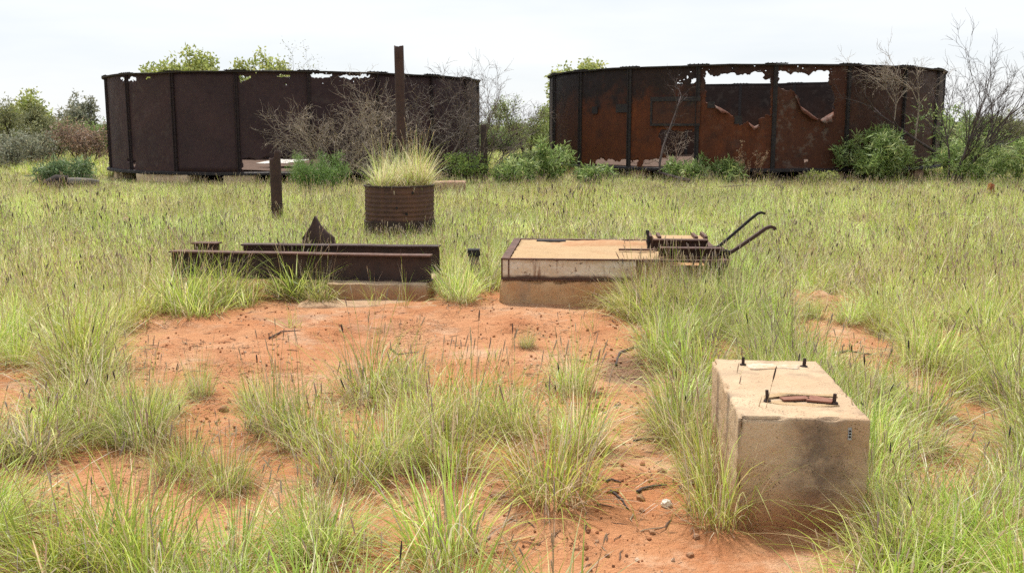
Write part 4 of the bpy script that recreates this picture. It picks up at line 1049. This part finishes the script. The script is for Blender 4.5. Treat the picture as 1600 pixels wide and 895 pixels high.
addset('field', [tussock(240 + i, 120, .40, .15, .0062, 4, (2.4, 6, 3.0, .4), 1.0, 6, 1 if i % 3 == 0 else 0, 1.3) for i in range(7)])
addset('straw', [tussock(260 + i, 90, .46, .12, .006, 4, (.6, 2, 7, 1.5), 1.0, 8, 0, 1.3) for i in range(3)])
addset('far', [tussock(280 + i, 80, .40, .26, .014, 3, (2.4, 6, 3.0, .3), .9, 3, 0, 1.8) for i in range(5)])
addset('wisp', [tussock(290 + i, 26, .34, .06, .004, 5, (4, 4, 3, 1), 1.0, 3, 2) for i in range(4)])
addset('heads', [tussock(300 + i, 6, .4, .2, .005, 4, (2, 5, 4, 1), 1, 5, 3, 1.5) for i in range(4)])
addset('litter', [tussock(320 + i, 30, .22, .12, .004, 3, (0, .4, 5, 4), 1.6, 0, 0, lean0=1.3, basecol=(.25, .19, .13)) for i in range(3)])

def patch(seed, kinds, n=14, size=1.0):
    r = random.Random(seed); M = MB()
    for i in range(n):
        t = protos[r.choice(SET[r.choice(kinds)])]; q = r.uniform(0, 6.28); k = r.uniform(.7, 1.35); h = r.uniform(.42, 1.0) if r.random() < .8 else r.uniform(1.0, 1.45); c, s_ = cos(q) * k, sin(q) * k
        ox, oy = ((i % 4) + .5 + r.uniform(-.5, .5)) / 4 * size - size / 2, ((i // 4) + .5 + r.uniform(-.5, .5)) / 4 * size - size / 2; f = r.uniform(.85, 1.15)
        M.add([(c * x - s_ * y + ox, s_ * x + c * y + oy, z * h) for x, y, z in t.v], t.f, [(a * f, b * f, d * f, 1) for a, b, d, e in t.c])
    return M
pg = [patch(600 + i, ['field'] * 7 + ['straw', 'field', 'near'] + (['heads'] if i % 2 else [])) for i in range(7)]; ps = [patch(640 + i, ['field', 'straw', 'straw', 'field', 'heads']) for i in range(4)]
addset('patch_green', pg); addset('patch_straw', ps)
BARE = [[(170, 560), (205, 520), (330, 503), (400, 480), (480, 474), (520, 492), (700, 488), (765, 472), (780, 488), (990, 492), (1005, 520), (1035, 545), (1045, 590), (1035, 640), (1065, 700), (1080, 770), (1150, 840), (1210, 850), (1240, 905), (1330, 1900), (860, 1900), (895, 915), (850, 880), (760, 850), (700, 845), (620, 850), (480, 835), (400, 815), (320, 820), (235, 810), (180, 780), (150, 720), (180, 660), (150, 610)],
        [(1225, 486), (1300, 470), (1335, 520), (1390, 555), (1400, 600), (1330, 620), (1270, 560), (1235, 530)],
        [(1475, 660), (1540, 640), (1600, 640), (1600, 725), (1540, 720), (1490, 705)]]
CLUMP = [(395, 640), (520, 600), (640, 620), (780, 610), (925, 600), (930, 740), (880, 780), (800, 700), (730, 720), (640, 750), (520, 770), (420, 720)]
LEFTC = [(150, 600), (260, 660), (330, 700), (400, 760), (420, 860), (150, 860)]
def solid(x, y, pad=.05):
    q = L((x, y, 0));  
    if abs(q.x) < .27 + pad and abs(q.y) < .53 + pad: return True
    if -.5 < q.x < .16 and -1.1 < q.y < 0 and (q.x > -.3 or q.y < -.5): return True
    q = LB((x, y, 0))
    if -.05 - pad < q.x < (BC + .1 if q.y < .12 else BL + .04) + pad and (-.3 if q.x < 1.1 else -.05) - pad < q.y < BD + .08 + pad: return True
    if abs(x + 1.25) < .62 + pad and 8.4 - pad < y < 9.95 + pad: return True
    for T in (TL, TR):
        if (x - T.c.x) ** 2 + (y - T.c.y) ** 2 < (T.R - .5) ** 2: return True
    if (x - D0.x) ** 2 + (y - D0.y) ** 2 < (DR + .06) ** 2: return True
    if -3.3 < x < -.6 and abs(y - (9.1 + (-.75 - x) * .13)) < .1: return True
    if -2.7 < x < -.6 and abs(y - 9.87) < .1: return True
    return False
rg = random.Random(99); pts = []
def put(x, y, kind, s, hs, tilt=.1):
    pts.append((x, y, gz(x, y), rg.gauss(0, tilt), rg.gauss(0, tilt), rg.uniform(0, 2 * pi), s, hs, rg.choice(SET[kind])))
def front_of_tank(x, y): return sqrt((x - TL.c.x) ** 2 + (y - TL.c.y) ** 2) < TL.R + 3.2
def clear_of_all(x, y, m):
    if any(solid(x + a * m, y + b * m, .1) for a in (-1, -.5, 0, .5, 1) for b in (-1, -.5, 0, .5, 1)): return False
    for cx, cy_, w_, b_ in ((D0.x, D0.y - DR, .6, 1.6), (at(434, 345, 16.6).x, 16.6, .35, 1.6)):
        if abs(x - cx) < w_ + m and cy_ - b_ - m < y < cy_ + .1 + m: return False
    return True
cells = set()
for j in range(22):
    yy = 12.5 + j; i0 = int(.6 * yy + 3)
    for i in range(-i0, i0 + 1):
        if clear_of_all(i, yy, .55):
            cells.add((i, j)); nn = mn.noise(Vector((i * .35, yy * .35, 7)))
            kind = 'patch_straw' if rg.random() < (.8 if nn < -.12 else .1) else 'patch_green'
            pts.append((i + rg.uniform(-.1, .1), yy + rg.uniform(-.1, .1), gz(i, yy), 0, 0, rg.choice((0, 1, 2, 3)) * pi / 2 + rg.uniform(-.3, .3), rg.choice((1.0, 1.06)), rg.uniform(.8, 1.1) * (1 - .3 * sm(17, 27, yy)) * (.38 if front_of_tank(i, yy) else 1), rg.choice(SET[kind])))
y = 2.25
while y < 130:
    sp = .27 if y < 9 else (.245 if y < 16 else (.34 if y < 33 else (.55 if y < 60 else 1.25)))
    half = .6 * y + 2.5; x = -half
    while x < half:
        gx, gy = x + rg.uniform(-.5, .5) * sp, y + rg.uniform(-.5, .5) * sp; x += sp
        if (round(gx), math.floor(gy - 12)) in cells: continue
        if solid(gx, gy, .07): continue
        if gy < 12:
            u, v = proj(gx, gy, 0); v_ = v + 16 * mn.noise(Vector((gx * 2.2, gy * 2.2, 4))); u_ = u + 22 * mn.noise(Vector((gx * 2.2, gy * 2.2, 14)))
            if any(inpoly(u_, v_, P) for P in BARE): 
                if inpoly(u, v, CLUMP) and rg.random() < .04: put(gx, gy, 'near', rg.uniform(.8, 1.15), rg.uniform(.75, 1.1))
                elif inpoly(u, v, LEFTC) and rg.random() < .3: put(gx, gy, 'near', rg.uniform(.5, .95), rg.uniform(.5, 1.0))
                elif rg.random() < .05: put(gx, gy, 'wisp', rg.uniform(.5, .9), rg.uniform(.4, .9))
                elif rg.random() < .16: put(gx, gy, 'litter', rg.uniform(.4, .9), .25, .15)
                continue
            n = mn.noise(Vector((gx * 1.3, gy * 1.3, 0)))
            if gy < 8.3 and n < -.28 and rg.random() < .9: continue
            if gy < 8.3 and rg.random() < .33: continue
        nn = mn.noise(Vector((gx * .35, gy * .35, 7)))
        if gy < 3.9: put(gx, gy, 'lush' if rg.random() < .72 else 'near', rg.uniform(.8, 1.2), rg.uniform(.55, 1.05))
        elif gy < 8: put(gx, gy, 'near' if rg.random() < .7 else ('lush' if nn > 0 else 'straw'), rg.uniform(.75, 1.25), rg.uniform(.6, 1.15))
        elif gy < 33:
            k = rg.random(); kind = 'straw' if k < .12 + .35 * max(0, -nn) else ('near' if k > .8 and gy < 14 else 'field')
            low = 1.0
            for (cx, cy_, w_, b_) in ((D0.x, D0.y - DR, .6, 1.6), (at(434, 345, 16.6).x, 16.6, .35, 1.6)):
                if abs(gx - cx) < w_ and cy_ - b_ < gy < cy_ + .1: low = .7
            low *= 1 - .3 * sm(17, 27, gy)
            if front_of_tank(gx, gy): low *= .38
            put(gx, gy, kind, rg.uniform(.8, 1.25), rg.uniform(.55, 1.05) * low)
            if rg.random() < .04: put(gx + .1, gy, 'heads', 1, rg.uniform(.8, 1.1))
        elif gy < 60: put(gx, gy, 'far', rg.uniform(.9, 1.5), rg.uniform(.7, 1.2))
        else: put(gx, gy, 'far', rg.uniform(2.0, 3.2), rg.uniform(1.0, 1.8))
        if gy < 9 and rg.random() < .25: put(gx + rg.uniform(-.15, .15), gy - .1, 'litter', rg.uniform(.6, 1.1), .5, .3)
    y += sp
for k in range(26):
    q = Matrix.Rotation(BR, 4, 'Z') @ Vector((rg.uniform(1.2, 2.25), rg.uniform(-.75, -.12), 0)); put(q.x - .1, q.y + 8.85, 'near' if k % 3 else 'straw', rg.uniform(.85, 1.2), rg.uniform(.95, 1.25))
for px_, py_ in ((1385, 900), (1430, 860), (1320, 985), (1400, 970), (1470, 900), (1510, 860), (1360, 1040)):
    q = ground(px_, py_); put(q.x, q.y, 'lush', rg.uniform(.8, 1.0), rg.uniform(.5, .72))
for k in range(10):
    q = Matrix.Rotation(BR, 4, 'Z') @ Vector((rg.uniform(1.35, 2.0), rg.uniform(.1, .8), 0)); put(q.x - .1, q.y + 8.85, 'near', .8, rg.uniform(.5, .8))
scatter('meadow_grass', protos, pts, GRASS, 'yellow-green seeding grass covering the ground around the tanks and concrete', 'grass')

# tussocks that stand by themselves on the bare soil: one thing each
tm = {}
def lone(px, py, s, hs, kind, label):
    p = ground(px, py); v = rg.choice(SET[kind]) 
    if v not in tm: tm[v] = protos[v].mesh('grass_tussock', GRASS)
    o = link(bpy.data.objects.new('grass_tussock', tm[v])); o.location = (p.x, p.y, gz(p.x, p.y)); o.rotation_euler = (0, 0, rg.uniform(0, 6.28)); o.scale = (s, s, hs * 1.12)
    tag(o, label, 'grass tussock', 'grass tussocks on the bare soil')
for q in (
    (222, 690, .95, .95, 'near', 'green tussock standing alone on red soil at lower left'),
    (312, 610, .55, .72, 'near', 'small upright tussock on the bare red patch at left'),
    (578, 618, 1.3, 1.1, 'near', 'round tussock at the top of the central clump, below the pale footing'),
    (430, 668, 1.0, .95, 'near', 'tussock at the left end of the central clump'),
    (480, 690, .95, .9, 'near', 'tussock second from the left end of the central clump'),
    (545, 745, 1.15, 1.0, 'near', 'large tussock at the lower left of the central clump, dark at its base'),
    (610, 720, 1.05, .95, 'near', 'tussock in the lower middle of the central clump'),
    (660, 668, 1.1, 1.0, 'near', 'tussock in the upper middle of the central clump'),
    (700, 725, 1.05, 1.0, 'near', 'tussock in the middle of the central clump, left of the bare gap'),
    (738, 665, 1.1, 1.0, 'near', 'tussock in the upper right of the central clump'),
    (800, 670, .95, .9, 'near', 'tussock behind the big tussock beside the path'),
    (862, 765, 1.35, 1.1, 'near', 'big tussock beside the sandy path at the right end of the central clump'),
    (905, 690, 1.0, 1.0, 'near', 'tussock at the edge of the sandy path behind the big tussock'),
    (893, 605, .9, .85, 'near', 'tussock on the bare soil in front of the engine bed'),
    (823, 541, .38, .38, 'near', 'tiny tuft alone on the soil in front of the engine bed'),
    (1125, 806, 1.0, 1.05, 'near', 'bright green tussock touching the left foot of the concrete block'),
    (1105, 740, 1.0, 1.0, 'near', 'tussock along the left side of the concrete block'),
    (1062, 682, 1.0, .95, 'near', 'tussock at the right edge of the sandy path behind the block corner'),
    (1030, 560, 1.1, 1.0, 'near', 'tussock at the right front corner of the engine bed'),
    (706, 470, .95, .95, 'near', 'tussock on soil between the joist ends and the capped post'),
    (462, 470, 1.45, .95, 'lush', 'wide bright tussock in front of the front joist'),
    (350, 478, 1.3, .9, 'lush', 'tussock in front of the left part of the front joist'),
    (290, 492, 1.3, .95, 'lush', 'tussock at the left end of the front joist'),
    (262, 640, .6, .6, 'near', 'small tussock on the red soil between the lower left tussock and the upright one'),
    (395, 628, .55, .6, 'near', 'small tussock just above the left end of the central clump'),
    (500, 478, .9, .8, 'near', 'tussock at the left corner of the pale footing'),
    (640, 600, .7, .75, 'near', 'small tussock right of the round tussock in the central clump'),
    (585, 486, .8, .9, 'wisp', 'sparse seeding tussock in front of the pale footing, left one'),
    (632, 488, .85, .95, 'wisp', 'sparse seeding tussock in front of the pale footing, right one'),
    (1268, 497, .5, .5, 'near', 'small tussock on the earth bump at right of the engine bed')):
    lone(*q)
# straw grass rooted in the drum
dm = MB(); r = random.Random(5)
for k in range(16):
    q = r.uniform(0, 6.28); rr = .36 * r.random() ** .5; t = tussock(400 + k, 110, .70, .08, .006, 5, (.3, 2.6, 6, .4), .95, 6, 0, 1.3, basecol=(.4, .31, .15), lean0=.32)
    k0 = r.uniform(.55, 1.1); t.v = [(x + rr * cos(q), y + rr * sin(q), z * k0) for x, y, z in t.v]; dm.add(t.v, t.f, t.c)
o = dm.build('drum_grass', GRASS); o.location = (D0.x, D0.y, DH - .07 + gz(D0.x, D0.y)); tag(o, 'straw-yellow grass growing out of the corrugated drum', 'grass tussock')
# dry little tufts on the engine bed
for px, lab in ((970, 'left grey dry tuft on the rear edge of the engine bed'), (997, 'right grey dry tuft on the rear edge of the engine bed')):
    t = tussock(500 + px, 40, .11, .06, .004, 4, (.5, 1, 3, 4), 1.2); p = at(px, 372, 10.35); o = t.build('dry_tuft', GRASS); o.location = (p.x, 10.35, B1 + .005); tag(o, lab, 'grass tuft')

# far scrub that closes the horizon
sc_protos = []
for i in range(5):
    r = random.Random(700 + i); m = MB(); cols = [G_OLIVE, G_MID, G_GREY, G_MID, G_OLIVE][i]
    for c in range(26):
        q = r.uniform(0, 6.28); rr = r.random() ** .5 * 1.5; ctr = Vector((rr * cos(q), rr * sin(q), r.uniform(.2, 2.3) * (1 - .25 * rr))); cc = r.choice(cols); sh = r.uniform(.7, 1.25)
        for k in range(70): leaf(m, ctr + rvec(r) * .5 * r.random() ** .4, rvec(r), rvec(r), r.uniform(.14, .3), .12, vary(r, (cc[0] * sh, cc[1] * sh, cc[2] * sh)))
    for c in range(7):
        q = r.uniform(0, 6.28); m.cc = (.1, .08, .07, 1); m.tube([(0, 0, 0), (.5 * cos(q), .5 * sin(q), 1), (1.1 * cos(q), 1.1 * sin(q), 2)], [.05, .035, .015], 4)
    sc_protos.append(m)
spts = []
for k in range(1500):
    Y = rg.uniform(72, 230) if k > 350 else rg.uniform(60, 95); X = rg.uniform(-.75, .75) * Y
    s = rg.uniform(.4, .85) * (1 + (Y - 70) / 170) * (1.25 if X > .4 * Y else 1)
    spts.append((X, Y, -.1, 0, 0, rg.uniform(0, 6.28), s, s * rg.uniform(.7, 1.1), rg.randrange(5)))
scatter('distant_scrub', sc_protos, spts, LEAF, 'distant olive-green scrub closing the horizon behind the tanks', 'scrub')

# ------------------------------------------------------------------ stones, sticks and grit on the path
def stone(px, py, d, mat, label, seed):
    p = ground(px, py); bm = bmesh.new(); bmesh.ops.create_icosphere(bm, subdivisions=2, radius=.5)
    for v in bm.verts:
        n = v.co.normalized(); k = 1 + .4 * mn.noise(n * 1.6 + Vector((seed, 0, 0))) + .15 * mn.noise(n * 4 + Vector((seed, 5, 0))); v.co = Vector((v.co.x * d[0], v.co.y * d[1], v.co.z * d[2])) * k
    o = bm_obj(bm, 'stone', mat, None, False); o.location = (p.x, p.y, gz(p.x, p.y) + d[2] * .25); o.rotation_euler = (0, 0, seed)
    tag(o, label, 'stone', 'stones on the sandy path')
stone(1042, 783, (.055, .045, .04), STONEW, 'white quartz stone on the sandy path', 1.1)
stone(1001, 772, (.042, .036, .035), STONE, 'brown rounded stone on the path beside the dark stick', 2.2)
stone(1034, 731, (.045, .035, .025), STONE, 'flat tan stone on the path above the white stone', 3.3)
stone(1003, 790, (.03, .026, .022), STONE, 'small tan stone below the brown rounded stone', 4.4)
stone(1019, 822, (.028, .024, .02), STONE, 'small pale brown stone lower on the path', 5.5)
stone(1079, 855, (.032, .026, .022), STONE, 'reddish stone at the bottom of the path near the block', 6.6)
stone(1088, 831, (.034, .028, .024), STONE, 'purple-brown stone on the path left of the block foot', 7.7)
stone(1491, 652, (.06, .05, .06), STONEW, 'white stone in the grass at right behind the concrete block', 8.8)
stone(980, 494, (.10, .07, .05), STONEW, 'pale stone at the right foot of the engine bed', 9.9)
stone(778, 764, (.11, .07, .02), STONE, 'flat tan stone in the gap of the central clump', 10.9)
stone(350, 634, (.07, .05, .05), STONE, 'dark brown lump on the bare soil at left', 11.9)
stone(1222, 436, (.3, .2, .2), STONE, 'rough pale rock half hidden in grass right of the engine bed', 12.9)
stone(200, 354, (.6, .3, .2), BRICKY, 'low brown rock half hidden in the grass at left', 13.9)
def stick(pts, rad, label, mat=DEADB):
    P = [ground(*q) for q in pts]; P = [Vector((p.x, p.y, gz(p.x, p.y) + rad * .8)) for p in P]; Q = []
    for i in range(len(P) - 1):
        for k in range(4): Q.append(P[i].lerp(P[i + 1], k / 4) + Vector((U(-1, 1), U(-1, 1), .5)) * rad * .5)
    Q.append(P[-1]); m = MB(); o = P[0].copy(); m.tube([q - o for q in Q], [rad * (1 - .5 * i / (len(Q) - 1)) for i in range(len(Q))], 6)
    b = m.build('fallen_stick', mat, None, True); b.location = o; tag(b, label, 'stick', 'sticks on the soil')
stick([(996, 762), (1004, 757), (1022, 752), (1042, 750)], .008, 'short dark curved stick beside the brown stone on the path')
stick([(963, 566), (968, 552), (985, 545), (1005, 540), (1024, 536)], .009, 'curved dark stick at the top of the path by the ash', DEADB)
stick([(1000, 546), (1022, 554), (1036, 566)], .007, 'grey stick lying beside the ash at the grass edge', GREYW)
stick([(946, 742), (956, 738), (970, 744)], .006, 'small black twig on the left side of the path')
stick([(955, 757), (970, 770), (982, 788)], .006, 'thin twig lying down the path left of the stones')
stick([(990, 682), (1010, 678), (1024, 680)], .005, 'thin dark twig on the path below the ash')
stick([(1300, 556), (1325, 550), (1360, 556)], .009, 'thin dark stick on the bare soil behind the concrete block')
stick([(420, 528), (440, 525), (470, 523)], .007, 'thin twig on the bare red patch below the joist')
stick([(610, 545), (622, 552), (655, 548)], .007, 'thin twig on the bare soil above the central clump')
# grit
gr = []
for k in range(6):
    bm = bmesh.new(); bmesh.ops.create_icosphere(bm, subdivisions=1, radius=.5); m = MB(); c = random.choice([(.36, .17, .08, 1), (.28, .12, .06, 1), (.44, .27, .17, 1), (.2, .1, .06, 1), (.5, .36, .26, 1)])
    m.add([v.co * (1 + .5 * mn.noise(v.co * 3 + Vector((k, 0, 0)))) for v in bm.verts], [tuple(v.index for v in f.verts) for f in bm.faces], [c] * len(bm.verts)); bm.free(); gr.append(m)
for k in range(4):
    m = MB(); m.cc = random.choice([(.12, .08, .06, 1), (.3, .24, .17, 1), (.07, .05, .045, 1)]); m.tube([(-2.2, 0, 0), (-.5, .4 * U(-1, 1), .1), (1, .5 * U(-1, 1), 0), (2.2, 0, .1)], [.1, .16, .13, .06], 4); gr.append(m)
gp = []
while len(gp) < 15000:
    x, y = rg.uniform(-4, 4.5), 2.4 + 7.5 * rg.random() ** 1.3; u, v = proj(x, y, 0)
    if solid(x, y, 0) or not -150 < u < 1750: continue
    w = mn.noise(Vector((x * 1.2, y * 1.2, 40)))
    if rg.random() > .45 + .8 * w: continue
    s = .004 + .02 * rg.random() ** 4 * (1.4 if 900 < u < 1150 else 1); k = rg.randrange(6) if rg.random() < .72 else 6 + rg.randrange(4)
    gp.append((x, y, gz(x, y) + s * .2, 0 if k > 5 else rg.uniform(0, 3), 0, rg.uniform(0, 6.28), s, s * .7, k))
t = NT('grit'); a_ = t.node('ShaderNodeAttribute'); a_.attribute_name = 'col'; GRIT = t.principled(a_.outputs['Color'], .95, .1)
scatter('grit', gr, gp, GRIT, 'small stones and twig bits scattered over the red soil', 'gravel')
